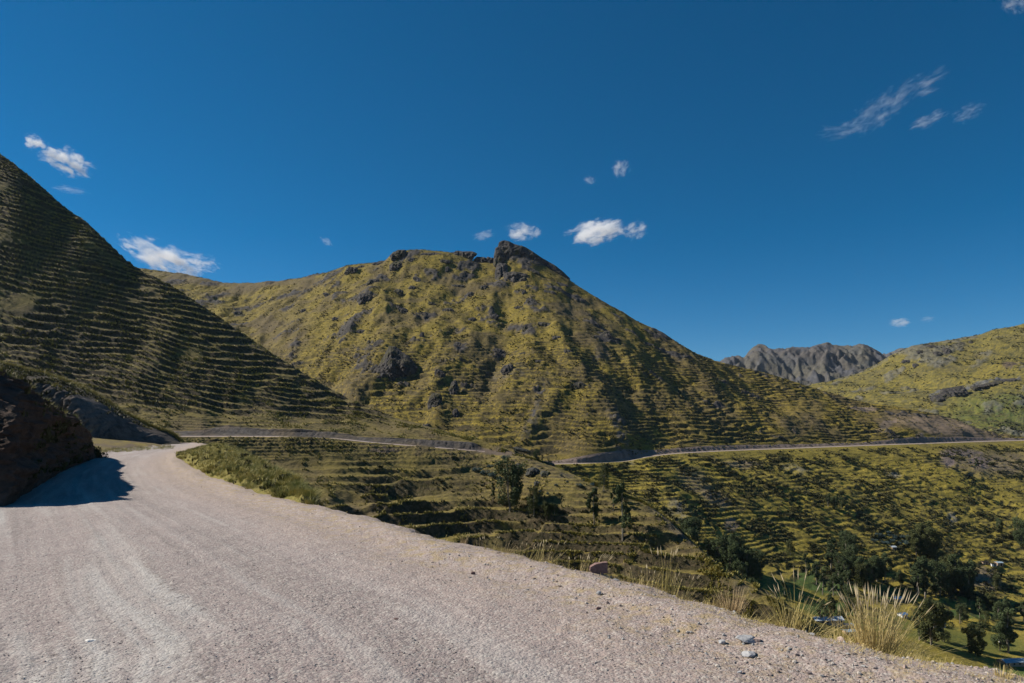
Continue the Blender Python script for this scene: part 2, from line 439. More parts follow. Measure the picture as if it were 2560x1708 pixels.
# ---------------------------------------------------------------- LEFT HILL and its terraced spur below the road
# rows from the hidden gully bottom up to the skyline and down the back
C = [
 [Z(-900, 125, -36), Z(400, 110, -40), Z(1000, 105, -58), Z(1400, 100, -62), Z(1800, 100, -66), Z(2300, 100, -84)],
 [Z(-900, 152, -16), Z(400, 150, -18), Z(600, 150, -22), Z(1000, 146, -32), Z(1200, 142, -34), Z(1400, 136, -37), Z(1600, 128, -38), Z(1800, 124, -41), V(2000, 1650, 122), V(2300, 1830, 118)],
 [V(-900, 1180, 172), V(400, 1170, 172), V(600, 1210, 174), V(800, 1270, 172), V(1000, 1310, 170), V(1200, 1360, 166), V(1400, 1410, 158), V(1600, 1465, 147), V(1800, 1510, 139), V(1950, 1545, 134), V(2300, 1790, 124)],
 [V(-900, 1130, 184), V(400, 1128, 186), V(700, 1160, 194), V(1000, 1210, 192), V(1200, 1240, 188), V(1400, 1280, 174), V(1600, 1345, 158), V(1750, 1410, 149), V(1860, 1480, 139.5), V(1950, 1525, 135.5), V(2300, 1785, 126)],
 [V(-900, 1092, 190), V(420, 1092, 196), V(640, 1092, 204), V(820, 1097, 208), V(950, 1109, 210), V(1080, 1119, 212), V(1200, 1129, 214), V(1260, 1136, 208), V(1340, 1158, 196), V(1480, 1216, 180), V(1640, 1280, 166), V(1730, 1358, 154), V(1835, 1448, 143), V(1950, 1509, 137), V(2300, 1778, 128)],
 [V(-900, 1089, 195), V(420, 1089, 201), V(640, 1089, 209), V(820, 1094, 213), V(950, 1106, 215), V(1080, 1116.5, 216.5), V(1200, 1126.5, 217), V(1260, 1134, 210), V(1340, 1156, 198), V(1480, 1214, 182), V(1640, 1278, 168), V(1730, 1356, 155), V(1835, 1446, 144), V(1950, 1507, 138), V(2300, 1776, 129)],
 [V(-900, 1060, 199), V(420, 1078, 204), V(500, 1079, 205), V(560, 1068, 213), V(620, 1072, 213), V(680, 1079, 212), V(820, 1080, 216), V(900, 1092, 218), V(960, 1096, 218), V(1060, 1100, 219), V(1180, 1106, 219.5), V(1203, 1118, 219), V(1260, 1132, 212), V(1340, 1154, 200), V(1480, 1212, 184), V(1640, 1276, 169), V(1730, 1354, 156.5), V(1835, 1444, 145), V(1950, 1505, 138.6), V(2300, 1774, 130)],
 [V(-900, 700, 255), V(0, 830, 236), V(300, 900, 236), V(600, 990, 236), V(800, 1042, 234), V(950, 1068, 230), V(1100, 1085, 226), V(1190, 1102, 222), V(1260, 1128, 214), V(1340, 1150, 201), V(1480, 1208, 185.5), V(1640, 1273, 170.5), V(1730, 1352, 158), V(1835, 1442, 147), V(1950, 1502, 139.5), V(2300, 1772, 131)],
 [V(-900, 20, 370), V(-500, 160, 362), V(-200, 292, 350), V(0, 400, 338), V(40, 425, 335), V(100, 478, 331), V(150, 520, 327), V(220, 568, 321), V(260, 605, 317), V(300, 642, 313), V(345, 675, 308), V(400, 702, 304), V(480, 750, 298),
  V(560, 803, 292), V(640, 858, 285), V(720, 912, 277), V(800, 958, 268), V(850, 985, 262), V(880, 1000, 258), V(930, 1022, 252), V(990, 1045, 247), V(1050, 1062, 241), V(1110, 1080, 235), V(1180, 1098, 227), V(1205, 1114, 224), V(1260, 1122, 217), V(1300, 1138, 212), V(1400, 1172, 197), V(1480, 1205, 188), V(1560, 1238, 181), V(1640, 1270, 173), V(1730, 1350, 160), V(1835, 1440, 149), V(1950, 1500, 141), V(2300, 1770, 133)],
 [Z(-900, 430, 190), Z(0, 380, 120), Z(400, 340, 55), Z(880, 290, 0), Z(1200, 250, -14), Z(1480, 215, -26), Z(1730, 182, -40), Z(1950, 158, -50), Z(2300, 145, -72)],
 [Z(-900, 620, 60), Z(0, 520, 20), Z(400, 460, -10), Z(880, 360, -45), Z(1200, 300, -60), Z(1480, 265, -75), Z(1730, 225, -90), Z(1950, 200, -100), Z(2300, 180, -110)],
]
C[5] = [(a[0], b[1] + .62 * (a[1] - b[1]), b[2] + .62 * (a[2] - b[2])) for a, b in zip(C[5], C[4])]
L = loft(C, -900, 2300, 3.0, [6, 30, 90, 60, 2, 10, 110, 200, 10, 6])
x, y, T = L.x, L.Y, L.T
near_road = np.exp(-((T - 4.5) / .55) ** 2) * (L.px < 1290)
cutm = ((T >= 5) & (T < 6.05)) * sstep(1215, 1190, L.px)
skyl = np.exp(-((T - 8) / .12) ** 2)
wgt = (1 - near_road) * sstep(.2, 1, T) * (T < 8.6) * (1 - .75 * skyl)
wgt = np.where((T >= 4) & (T <= 6), np.where(L.px < 1230, 0, wgt * .3), wgt)
upper = sstep(6, 6.6, T)
lump = 1.5 * fbm(x / 22, y / 22, 4, 100)
L.z = L.z + lump * wgt * (1 - upper * .3)
# broad gullies down the big face
gul = fbm((x + .25 * L.z) / 26, (y * .15) / 26, 3, 105)
L.z = L.z + upper * (T < 8) * sstep(6.2, 7, T) * 2.4 * gul * (1 - skyl)
dU, rU, eU = terraces(L.z + .15 * x + 5 * fbm(x / 60, y / 60, 2, 109), x, y, 2.4, 110, .42, .38, .9, 1.6)
dL_, rL, eL_ = terraces(L.z, x, y, 2.8, 130, .36, .06, 1.1, 1.2)
dM, rM, eM = terraces(L.z, x, y, 1.1, 150, .4, .15)
lowm = 1 - sstep(2.6, 3.7, T + .5 * fbm(x / 30, y / 30, 2, 120))
stU = upper * 1.0; 
smooth_zone = blob(L, 760, 1190, 170, 60, .5, 0, 7)
fadeU = 1 - .65 * sstep(1010, 1070, L.py) * (L.px > 400)
dz = stU * fadeU * dU + (1 - upper) * (lowm * dL_ * 1.15 + (1 - lowm) * dM * .55) * (1 - .7 * smooth_zone)
rs = stU * fadeU * rU + (1 - upper) * (lowm * rL + (1 - lowm) * rM * .7) * (1 - .6 * smooth_zone)
ed = stU * fadeU * eU + (1 - upper) * (lowm * eL_ + (1 - lowm) * eM * .5) * (1 - .5 * smooth_zone)
L.z = L.z + dz * wgt
det = fbm(x / 1.6, y / 1.6, 4, 160, .65)
L.z = L.z + wgt * (.20 + .35 * rs + .15 * ed) * det
# shrubby lumps along the lip of the steps and just below the road
scr = sstep(.05, .3, fbm(x / 5, y / 5, 3, 161)) 
belt = np.exp(-((T - 3.75) / .22) ** 2) * (L.px < 1300)
L.z = L.z + wgt * (belt * .7 + scr * .25 * upper) * np.abs(fbm(x / 1.1, y / 1.1, 3, 162)) * 2
# cutting: fluted face
L.z = L.z + 0
flute = fbm(x / .9, y / 4, 3, 163)
L.Y = L.Y + cutm * (T > 5.1) * (T < 5.95) * .8 * flute
n_a = fbm(x / 30, y / 30, 3, 170); n_b = fbm(x / 9, y / 9, 3, 171)
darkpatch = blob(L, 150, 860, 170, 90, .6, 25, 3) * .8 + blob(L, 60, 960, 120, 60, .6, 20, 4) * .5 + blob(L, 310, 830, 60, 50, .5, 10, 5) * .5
spur_soil = blob(L, 1240, 1130, 90, 10, .5, 5, 8) + blob(L, 960, 1125, 40, 8, .5, 0, 9)
z0 = T * 0
rock = np.clip(cutm * sstep(-.3, .3, n_b + .1) + .6 * blob(L, 1380, 1170, 90, 26, .5, 20, 12) * sstep(-.1, .3, n_b), 0, 1)
rock = np.clip(rock + (1 - upper) * .55 * blob(L, 1680, 1300, 120, 22, .5, 42, 13), 0, 1)
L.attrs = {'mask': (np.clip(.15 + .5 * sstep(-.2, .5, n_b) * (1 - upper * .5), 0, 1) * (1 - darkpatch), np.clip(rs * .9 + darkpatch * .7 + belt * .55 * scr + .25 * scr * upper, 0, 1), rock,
                    np.clip(spur_soil * .8 + cutm * .7, 0, 1)),
           'mask2': (z0, np.clip(.25 + .6 * sstep(-.1, .5, n_a), 0, 1), np.clip(.7 * blob(L, 1870, 1440, 60, 40, .5, 40, 14) * sstep(-.1, .3, n_b), 0, 1), np.clip(ed * 1.0, 0, 1))}
proj(L); LC = L
rm = (T >= 4) & (T < 5 - 1e-6) & (L.px > 380) & (L.px < 1212)
struct(layer_obj(L, 'far_road', M_farroad, mask=rm))
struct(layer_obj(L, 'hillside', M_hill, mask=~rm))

# ---------------------------------------------------------------- CENTRAL MOUNTAIN, its road and the terraced valley side below
D = [
 [Z(-400, 300, -80), Z(1000, 200, -100), Z(2000, 180, -118), Z(3400, 160, -122)],
 [Z(-400, 340, -50), Z(1000, 260, -62), V(1400, 1470, 262), V(1700, 1520, 268), V(1900, 1600, 266), V(2100, 1690, 262), V(2300, 1760, 256), V(2560, 1830, 250), V(3400, 1850, 245)],
 [Z(-400, 360, -40), Z(1000, 300, -50), V(1400, 1400, 306), V(1700, 1440, 316), V(1900, 1500, 322), V(2100, 1565, 318), V(2300, 1625, 308), V(2560, 1695, 292), V(3400, 1710, 285)],
 [Z(-400, 390, -32), Z(1000, 350, -42), V(1400, 1300, 378), V(1700, 1340, 388), V(1900, 1405, 392), V(2100, 1452, 392), V(2300, 1490, 396), V(2560, 1525, 402), V(3400, 1535, 405)],
 [Z(-400, 420, -28), Z(1000, 390, -34), V(1400, 1220, 422), V(1700, 1222, 452), V(1900, 1262, 462), V(2100, 1290, 478), V(2300, 1308, 500), V(2560, 1325, 520), V(3400, 1330, 540)],
 [V(-400, 1160, 440), V(900, 1170, 425), V(1200, 1167, 428), V(1390, 1161, 446), V(1450, 1159.5, 455), V(1560, 1154, 476), V(1620, 1143, 492), V(1700, 1134, 517), V(1850, 1126.5, 561), V(2000, 1121, 600), V(2300, 1110, 680), V(2560, 1102, 760), V(3400, 1092, 1000)],
 [V(-400, 1158, 446), V(900, 1168, 431), V(1200, 1165, 434), V(1390, 1158.5, 452), V(1450, 1157, 461), V(1560, 1151.5, 482), V(1620, 1140, 498), V(1700, 1131, 523), V(1850, 1123.5, 567), V(2000, 1118, 607), V(2300, 1107, 687), V(2560, 1099, 768), V(3400, 1089, 1010)],
 [V(-400, 1150, 452), V(900, 1164, 437), V(1200, 1161, 438), V(1390, 1154, 456), V(1480, 1140, 467), V(1560, 1128, 488), V(1620, 1128, 504), V(1700, 1121, 528), V(1850, 1114, 572), V(2000, 1111, 612), V(2150, 1107, 650), V(2300, 1093, 693), V(2560, 1095, 773), V(3400, 1085, 1020)],
 [V(-400, 1000, 640), V(700, 1000, 600), V(1000, 1010, 545), V(1300, 1010, 540), V(1500, 1022, 548), V(1700, 1045, 590), V(1900, 1060, 635), V(2100, 1072, 672), V(2300, 1074, 712), V(2450, 1088, 748), V(2560, 1094, 778), V(3400, 1083, 1030)],
 [V(-400, 850, 900), V(400, 860, 840), V(700, 850, 760), V(1000, 845, 700), V(1300, 845, 700), V(1500, 875, 690), V(1700, 950, 700), V(1900, 1000, 720), V(2100, 1032, 735), V(2300, 1052, 745), V(2450, 1078, 765), V(2560, 1093, 784), V(3400, 1080, 1045)],
 [V(-400, 720, 1180), V(400, 740, 1080), V(700, 750, 980), V(900, 720, 900), V(1100, 710, 880), V(1300, 690, 900), V(1450, 760, 850), V(1600, 840, 800), V(1750, 905, 785), V(1900, 955, 790), V(2100, 1008, 790), V(2300, 1038, 780), V(2450, 1072, 784), V(2560, 1092, 792), V(3400, 1077, 1060)],
 [V(-400, 620, 1350), V(200, 660, 1280), V(400, 680, 1240), V(480, 692, 1210), V(560, 711, 1180), V(620, 710, 1150), V(700, 706, 1110), V(760, 697, 1085), V(820, 686, 1060), V(870, 668, 1040), V(960, 657, 1015), V(985, 634, 1005), V(1010, 630, 1000), V(1060, 629, 990), V(1110, 632, 985), V(1160, 645, 980), V(1200, 660, 975), V(1240, 658, 970),
  V(1266, 643, 965), V(1286, 626, 965), V(1331, 650, 955), V(1372, 673, 943), V(1420, 700, 930), V(1500, 750, 905), V(1590, 802, 880), V(1650, 829, 870), V(1700, 862, 860), V(1750, 888, 858), V(1800, 905, 856), V(1900, 930, 850), V(2000, 960, 840), V(2090, 985, 828), V(2160, 1005, 818), V(2250, 1018, 808), V(2320, 1030, 802), V(2400, 1055, 800), V(2500, 1084, 800), V(2560, 1091, 802), V(3400, 1075, 1075)],
 [Z(-400, 1500, 280), Z(600, 1300, 170), Z(1280, 1060, 170), Z(1700, 930, 70), Z(2200, 860, 5), Z(2560, 830, -30), Z(3400, 1110, -30)],
 [Z(-400, 2200, 100), Z(600, 1700, 0), Z(1280, 1400, -60), Z(1700, 1150, -90), Z(2200, 1000, -100), Z(2560, 930, -100), Z(3400, 1250, -100)],
]
D[6] = [(a[0], b[1] + .6 * (a[1] - b[1]), b[2] + .6 * (a[2] - b[2])) for a, b in zip(D[6], D[5])]
L = loft(D, -400, 3400, 2.6, [4, 20, 70, 75, 80, 2, 8, 55, 90, 80, 60, 8, 5])
x, y, T = L.x, L.Y, L.T
ROADT = (T >= 5) & (T <= 6)
near_road = np.where(T < 5.5, np.exp(-((T - 5) / .12) ** 2), np.exp(-((T - 6) / .35) ** 2))
cutm = ((T > 6) & (T < 7.02)) * 1.0
skyl = np.exp(-((T - 11) / .25) ** 2)
up = sstep(6.9, 7.3, T); dn = sstep(5, 4.7, T)
wgt = np.where(ROADT, 0, 1.0) * (1 - .85 * near_road) * (1 - .6 * skyl) * sstep(.3, 1.2, T) * (T < 11.8)
# ribs and gullies running down the mountain
span = sstep(7, 8.4, T) * (1 - sstep(10.2, 11, T) * .8)
rib = ridged((x + 60 * fbm(x / 300, y / 300, 2, 200)) / 75, y / 520, 3, 201)
L.z = L.z + span * up * 4.5 * (rib - .2) * sstep(2300, 1900, L.px)
L.z = L.z + up * span * (5 * fbm(x / 60, y / 90, 3, 203) + 3.2 * fbm(x / 17, y / 30, 3, 204))
def rib_at(poly, width, height, side=0):
    d, t, sd = polydist(L.px, L.py, poly)
    prof = np.exp(-(d / width) ** 2) * sstep(0, .12, t) * sstep(1, .85, t)
    return (.38 if width < 60 and poly[0][0] > 1290 else .6) * height * prof * (1 + .5 * fbm(x / 18, y / 30, 3, 207))
ups = up * (T < 11)
L.z = L.z + ups * rib_at([(1330, 690), (1400, 850), (1450, 930), (1520, 1020), (1560, 1090), (1590, 1150)], 28, 11)
L.z = L.z - ups * rib_at([(1480, 880), (1560, 960), (1640, 1040), (1700, 1130)], 30, 8)
L.z = L.z + ups * rib_at([(1560, 880), (1640, 960), (1760, 1050), (1850, 1120)], 34, 7)
L.z = L.z - ups * rib_at([(1640, 900), (1740, 1000), (1800, 1070), (1845, 1120)], 16, 6)
L.z = L.z + ups * rib_at([(940, 700), (970, 840), (900, 960), (860, 1020)], 40, 14)
L.z = L.z + ups * rib_at([(1060, 720), (1110, 860), (1090, 980), (1100, 1080)], 26, 8)
L.z = L.z - ups * rib_at([(1265, 700), (1265, 800), (1250, 880), (1200, 1000)], 30, 9)
L.z = L.z + ups * rib_at([(1270, 660), (1262, 740)], 16, 6)
L.z = L.z - ups * rib_at([(1150, 650), (1130, 740), (1060, 800)], 36, 8)
L.z = L.z + ups * rib_at([(1440, 940), (1350, 1040), (1300, 1110)], 22, 6)
L.z = L.z - ups * rib_at([(600, 720), (620, 800), (700, 900)], 40, 12)
# spurs below the road
dns = dn * sstep(1, 2, T)
L.z = L.z + dns * rib_at([(1600, 1165), (1660, 1230), (1730, 1300), (1800, 1370), (1860, 1420)], 26, 7)
L.z = L.z - dns * rib_at([(1690, 1180), (1760, 1280), (1830, 1350), (1900, 1420)], 22, 5)
L.z = L.z + dns * 4.5 * fbm(x / 70, y / 60, 3, 210) * (1 - sstep(2300, 2000, L.px) * .0) * np.where(T < 3, .35, 1)
openf = sstep(-.02, .16, fbm(x / 30, y / 20, 3, 281) + .2 * blob(L, 2350, 1200, 300, 60, .6, 5, 96) + .10)
# terraces
dA, rA, eA = terraces(L.z, x, y, 3.6, 220, .42, .15)
dB, rB, eB = terraces(L.z, x, y, 2.5, 240, .30, .15, 1.5, 1.5)
mA = sstep(820, 930, L.py + 60 * fbm(L.px / 130, L.py / 130, 3, 230)) * up + .25 * up
mA = np.clip(mA, 0, 1) * (1 - .8 * blob(L, 2330, 1070, 190, 32, .4, 10, 31)) * (1 - .5 * blob(L, 2010, 1050, 100, 50, .5, -30, 32))
flatm = sstep(3.0, 2.4, T)
mB = dns * (1 - .9 * flatm)
L.z = L.z + wgt * (dA * mA * .9 + dB * mB * (1.0 - .35 * openf))
rs = rA * mA + rB * mB; ed = eA * mA + eB * mB
L.z = L.z + wgt * fbm(x / 3.4, y / 3.4, 4, 250, .65) * (.55 * up + .35 * dns * (1 - flatm) + .4 * rs)
rk_n = fbm(x / 40, y / 40, 4, 260); rk_f = fbm(x / 7, y / 7, 4, 261)
L.Y = L.Y + cutm * (T < 6.9) * 1.2 * fbm(x / 2.5, y / 9, 3, 262)
# where rock breaks through
hiT = sstep(760, 640, L.py) * up
rockm = up * np.clip(sstep(.23, .32, rk_n + .25 * rk_f + .10 * hiT - .12 * sstep(850, 1000, L.py)), 0, 1)
rockm = np.clip(rockm, 0, 1)
L.z = L.z + wgt * rockm * (.6 + 2.0 * ridged(x / 9, y / 14, 4, 263))
rockm = np.maximum(rockm, cutm * .35 * sstep(-.1, .3, rk_f))
scree = (.9 * blob(L, 1555, 1090, 24, 80, .5, -22, 40) + .6 * blob(L, 1540, 1130, 30, 26, .5, 0, 41) + .6 * blob(L, 1330, 1060, 16, 70, .5, 28, 42) + .5 * blob(L, 1350, 990, 9, 70, .5, 18, 49)
         + .5 * blob(L, 1700, 1290, 40, 30, .5, 40, 43) + .8 * blob(L, 2380, 1300, 14, 26, .5, -10, 44) + .5 * blob(L, 1500, 890, 30, 20, .5, 0, 45) + .5 * blob(L, 1260, 920, 70, 20, .5, 10, 46)
         + .8 * blob(L, 2230, 1180, 30, 10, .5, 20, 47) + .5 * blob(L, 1990, 1170, 40, 12, .5, 10, 48)) * sstep(-.25, .25, rk_f)
brown = (.9 * blob(L, 2330, 1060, 180, 34, .5, 10, 51) + .85 * blob(L, 2490, 1165, 130, 44, .5, 0, 52) + .7 * blob(L, 2010, 1050, 70, 50, .6, -40, 53) + .5 * blob(L, 1800, 1030, 60, 80, .6, 0, 54)
         + .8 * blob(L, 600, 700, 250, 26, .5, 3, 55) + .4 * blob(L, 1720, 1090, 60, 50, .6, 0, 56) + .5 * blob(L, 700, 820, 90, 90, .6, 30, 57)
         + .5 * blob(L, 1590, 740, 120, 60, .6, 35, 58) + .4 * blob(L, 1470, 830, 160, 50, .6, 20, 59))
soil = (cutm * .95 + .9 * blob(L, 2400, 1130, 60, 10, .5, 0, 61) + .8 * blob(L, 2370, 1150, 22, 26, .5, -25, 62) + .6 * blob(L, 2450, 1155, 30, 20, .5, 20, 63) + .5 * blob(L, 2215, 1060, 34, 10, .4, -25, 64)
        + .7 * blob(L, 2155, 1020, 40, 7, .4, 5, 65) + .7 * blob(L, 1827, 1310, 20, 20, .3, 0, 66) + .5 * blob(L, 1850, 1160, 60, 14, .5, 0, 67) + .6 * blob(L, 2460, 1440, 50, 30, .5, 20, 68)
        + .45 * blob(L, 2360, 1068, 170, 26, .5, 10, 151) + .5 * blob(L, 2480, 1160, 120, 36, .5, 0, 152) + .8 * blob(L, 2300, 1096, 14, 16, .4, -40, 69) + .5 * blob(L, 1790, 1240, 40, 26, .5, 30, 70) + .4 * blob(L, 1740, 1200, 60, 30, .5, 30, 71))
green = (blob(L, 2060, 1455, 95, 34, .3, 5, 81) + blob(L, 2250, 1482, 70, 17, .3, -4, 82) + blob(L, 2080, 1522, 90, 20, .3, 3, 83) + blob(L, 2420, 1536, 130, 14, .3, 3, 84) + blob(L, 1895, 1460, 20, 11, .3, 0, 85)
         + blob(L, 2420, 1600, 170, 30, .3, 5, 86) * .6 + blob(L, 2520, 1690, 90, 30, .3, 5, 87) + .5 * blob(L, 1990, 1390, 100, 14, .4, 20, 88) + blob(L, 2190, 1560, 100, 24, .3, 0, 89) * .7)
gold = (blob(L, 2400, 1558, 110, 9, .3, 5, 91) + blob(L, 2430, 1582, 80, 8, .3, 5, 92) + blob(L, 2300, 1512, 60, 13, .3, -8, 93) + .9 * blob(L, 1915, 1360, 55, 22, .3, 20, 94) + .8 * blob(L, 2030, 1385, 50, 16, .3, 0, 95)
        + .8 * blob(L, 2300, 1190, 250, 30, .5, 5, 96) + .6 * blob(L, 2460, 1250, 140, 22, .5, 10, 97) + .7 * blob(L, 1990, 1260, 60, 18, .4, -10, 98) + .7 * blob(L, 2230, 1010, 110, 16, .4, 5, 99)
        + .6 * blob(L, 2050, 1350, 100, 8, .3, 0, 100) + .6 * blob(L, 2480, 1390, 90, 10, .4, 0, 101) + .5 * blob(L, 1930, 1000, 110, 40, .5, 10, 102) + .8 * blob(L, 2450, 1625, 60, 8, .3, 5, 103))
nb = fbm(x / 14, y / 14, 3, 270)
shr = dns * (1 - flatm) * (1 - .85 * openf) * sstep(.02, .22, fbm(x / 11, y / 11, 4, 271) + .1 - .10 * blob(L, 2300, 1190, 250, 40, .5, 5, 96)) * .8
L.z = L.z + wgt * shr * .6 * np.abs(fbm(x / 2.2, y / 2.2, 3, 272)) * 2
z0 = T * 0
cl = lambda a: np.clip(a, 0, 1)
L.attrs = {'mask': (cl(gold + (.12 * up + .25 * dn) * sstep(-.15, .3, nb) + .6 * dn * openf * sstep(-.3, .1, nb)), cl(rs * .75 + shr * .8 + .4 * up * sstep(.1, .35, nb)), cl(rockm * .95), cl(soil)),
           'mask2': (cl(green), cl(brown + .75 * up * sstep(.02, .3, fbm(x / 55, y / 70, 3, 274)) + .25 * sstep(0, .4, rk_n)), cl(scree), cl(ed))}
OPEN = openf
proj(L); LD = L
rm = (T >= 5) & (T < 6 - 1e-6)
struct(layer_obj(L, 'mountain_road', M_farroad, mask=rm & (L.px > 1300)))
struct(layer_obj(L, 'central_mountain', M_mount, mask=(T >= 5) & ~(rm & (L.px > 1300))))
struct(layer_obj(L, 'valley_side', M_valley, mask=(T < 5)))

# ---------------------------------------------------------------- RIGHT MOUNTAIN
E = [
 [Z(1500, 1250, -80), Z(2560, 1050, -90), Z(3400, 1100, -90)],
 [V(1500, 1110, 1350), V(2300, 1110, 1150), V(2560, 1115, 1130), V(3400, 1110, 1150)],
 [V(1500, 1050, 1500), V(2000, 1030, 1500), V(2300, 1035, 1330), V(2560, 1050, 1240), V(3400, 1040, 1250)],
 [V(1500, 1010, 1650), V(2000, 990, 1700), V(2200, 965, 1650), V(2400, 950, 1560), V(2560, 930, 1520), V(3400, 900, 1500)],
 [V(1500, 1000, 1800), V(1900, 990, 1850), V(2040, 962, 1880), V(2090, 950, 1880), V(2150, 932, 1890), V(2200, 908, 1900), V(2225, 893, 1900), V(2260, 878, 1900), V(2300, 864, 1900), V(2350, 857, 1900), V(2400, 848, 1900), V(2450, 840, 1900), V(2490, 827, 1900), V(2530, 822, 1900), V(2560, 816, 1900), V(2800, 790, 1900), V(3400, 780, 1900)],
 [Z(1500, 2100, 60), Z(2200, 2200, 120), Z(3400, 2300, 220)],
 [Z(1500, 2700, -90), Z(2200, 2900, -90), Z(3400, 3000, -60)],
]
L = loft(E, 1500, 3400, 3.4, [3, 40, 60, 90, 6, 4])
x, y, T = L.x, L.Y, L.T
sk = np.exp(-((T - 4) / .25) ** 2); wgt = sstep(.3, 1, T) * (T < 4.8) * (1 - .7 * sk)
L.z = L.z + wgt * (16 * fbm((x + y * .5) / 190, (y - x * .2) / 420, 4, 300) + 10 * ridged((x + y * .35) / 120, y / 500, 3, 301))
dz, rs, ed = terraces(L.z, x, y, 6.5, 310, .4, .2)
L.z = L.z + wgt * dz * .8
cl_d, cl_t, _ = polydist(L.px, L.py, [(2325, 1000), (2360, 978), (2420, 968), (2480, 956), (2550, 946)])
cliff = sstep(7, 0, cl_d - 5 * fbm(L.px / 12, L.py / 12, 3, 9)) 
L.z = L.z + wgt * 2.2 * fbm(x / 9, y / 9, 4, 320, .6)
rn = fbm(x / 60, y / 60, 4, 321)
rockm = sstep(.12, .3, rn + .5 * blob(L, 2330, 890, 90, 40, .5, 10, 5) - .05)
L.z = L.z + wgt * rockm * 6 * ridged(x / 20, y / 30, 3, 323)
bush = sstep(.0, .25, fbm(x / 12, y / 12, 3, 324)) * blob(L, 2560, 1040, 160, 70, .5, -20, 25)
L.z = L.z + wgt * bush * 4 * np.abs(fbm(x / 9, y / 9, 2, 325))
L.attrs = {'mask': (cl(.3 * sstep(0, .4, rn) + .8 * blob(L, 2480, 930, 160, 10, .5, -22, 27) * 1), cl(.7 * rs + .6 * bush), cl(.6 * rockm + cliff), cl(.8 * blob(L, 2525, 915, 24, 14, .3, -20, 26))),
           'mask2': (cl(.35 * bush + .4 * blob(L, 2520, 1040, 200, 60, .6, 0, 28)), cl(.3 * sstep(0, .3, -rn)), z0[:1, :1] * 0 + T * 0, ed * .6)}
proj(L); LE = L
struct(layer_obj(L, 'right_mountain', M_right))

# ---------------------------------------------------------------- FAR MOUNTAINS
def far_range(name, sky_pts, base_py, Y, seed, px0, px1):
    rows = [[Z(px0, Y * .62, -100), Z(px1, Y * .62, -100)],
            [V(px0, base_py, Y * .72), V(px1, base_py, Y * .72)],
            [(p, Y * .86, .45 * V(p, q, Y)[2] + .55 * V(p, base_py, Y)[2]) for p, q in sky_pts],
            [V(p, q, Y) for p, q in sky_pts],
            [Z(px0, Y * 1.2, 100), Z(px1, Y * 1.2, 100)], [Z(px0, Y * 1.5, -100), Z(px1, Y * 1.5, -100)]]
    L = loft(rows, px0, px1, 3.0, [3, 30, 60, 5, 3])
    x, y, T = L.x, L.Y, L.T
    sk = np.exp(-((T - 3) / .3) ** 2); wgt = sstep(.3, 1, T) * (T < 3.9) * (1 - .86 * sk)
    L.z = L.z + wgt * Y / 3500 * (52 * (ridged((x + 160 * fbm(x / 400, y / 400, 3, seed)) / 130, y / 420, 5, seed) - .3) + 26 * ridged(x / 48, y / 110, 4, seed + 3))
    n = fbm(x / 160, y / 160, 4, seed + 5); z0 = T * 0
    L.attrs = {'mask': (z0, .4 * sstep(0, .3, n), cl(sstep(.05, .25, n) * .8), z0), 'mask2': (z0, cl(.5 + n), cl(sstep(.2, .35, -n) * .4), z0)}
    return struct(layer_obj(L, name, M_far))
far_range('far_mountain', [(1500, 960), (1700, 935), (1790, 912), (1815, 898), (1828, 895), (1845, 894), (1858, 899), (1870, 886), (1885, 872), (1897, 866), (1912, 870), (1935, 879), (1960, 877), (2000, 871), (2020, 872), (2040, 866), (2066, 861), (2080, 864),
           (2100, 867), (2125, 872), (2150, 866), (2165, 867), (2190, 880), (2215, 896), (2240, 912), (2300, 940), (2500, 960), (3400, 980)], 1060, 3600, 400, 1500, 3400)
far_range('distant_mountain', [(1500, 960), (2000, 930), (2180, 905), (2215, 890), (2240, 880), (2265, 874), (2290, 872), (2330, 876), (2450, 870), (3400, 860)], 1060, 5200, 430, 1500, 3400)

# ---------------------------------------------------------------- base ground out to the horizon
bm_v = []; n = 48
for i in range(n):
    for r_ in (60, 14000):
        a = 2 * math.pi * i / n; bm_v.append((r_ * math.sin(a), 600 + r_ * math.cos(a), -125.0 if r_ > 100 else -126.0))
fc = [[2 * i, 2 * i + 1, (2 * i + 3) % (2 * n), (2 * i + 2) % (2 * n)] for i in range(n)]
bm_v.append((0, 600, -126)); 
fc3 = [[2 * i, (2 * i + 2) % (2 * n), 2 * n, 2 * n] for i in range(n)]
me = bpy.data.meshes.new('ground'); me.from_pydata(bm_v, [], fc + [f[:3] for f in fc3]); me.materials.append(M_valley)
struct(link(bpy.data.objects.new('ground', me)))

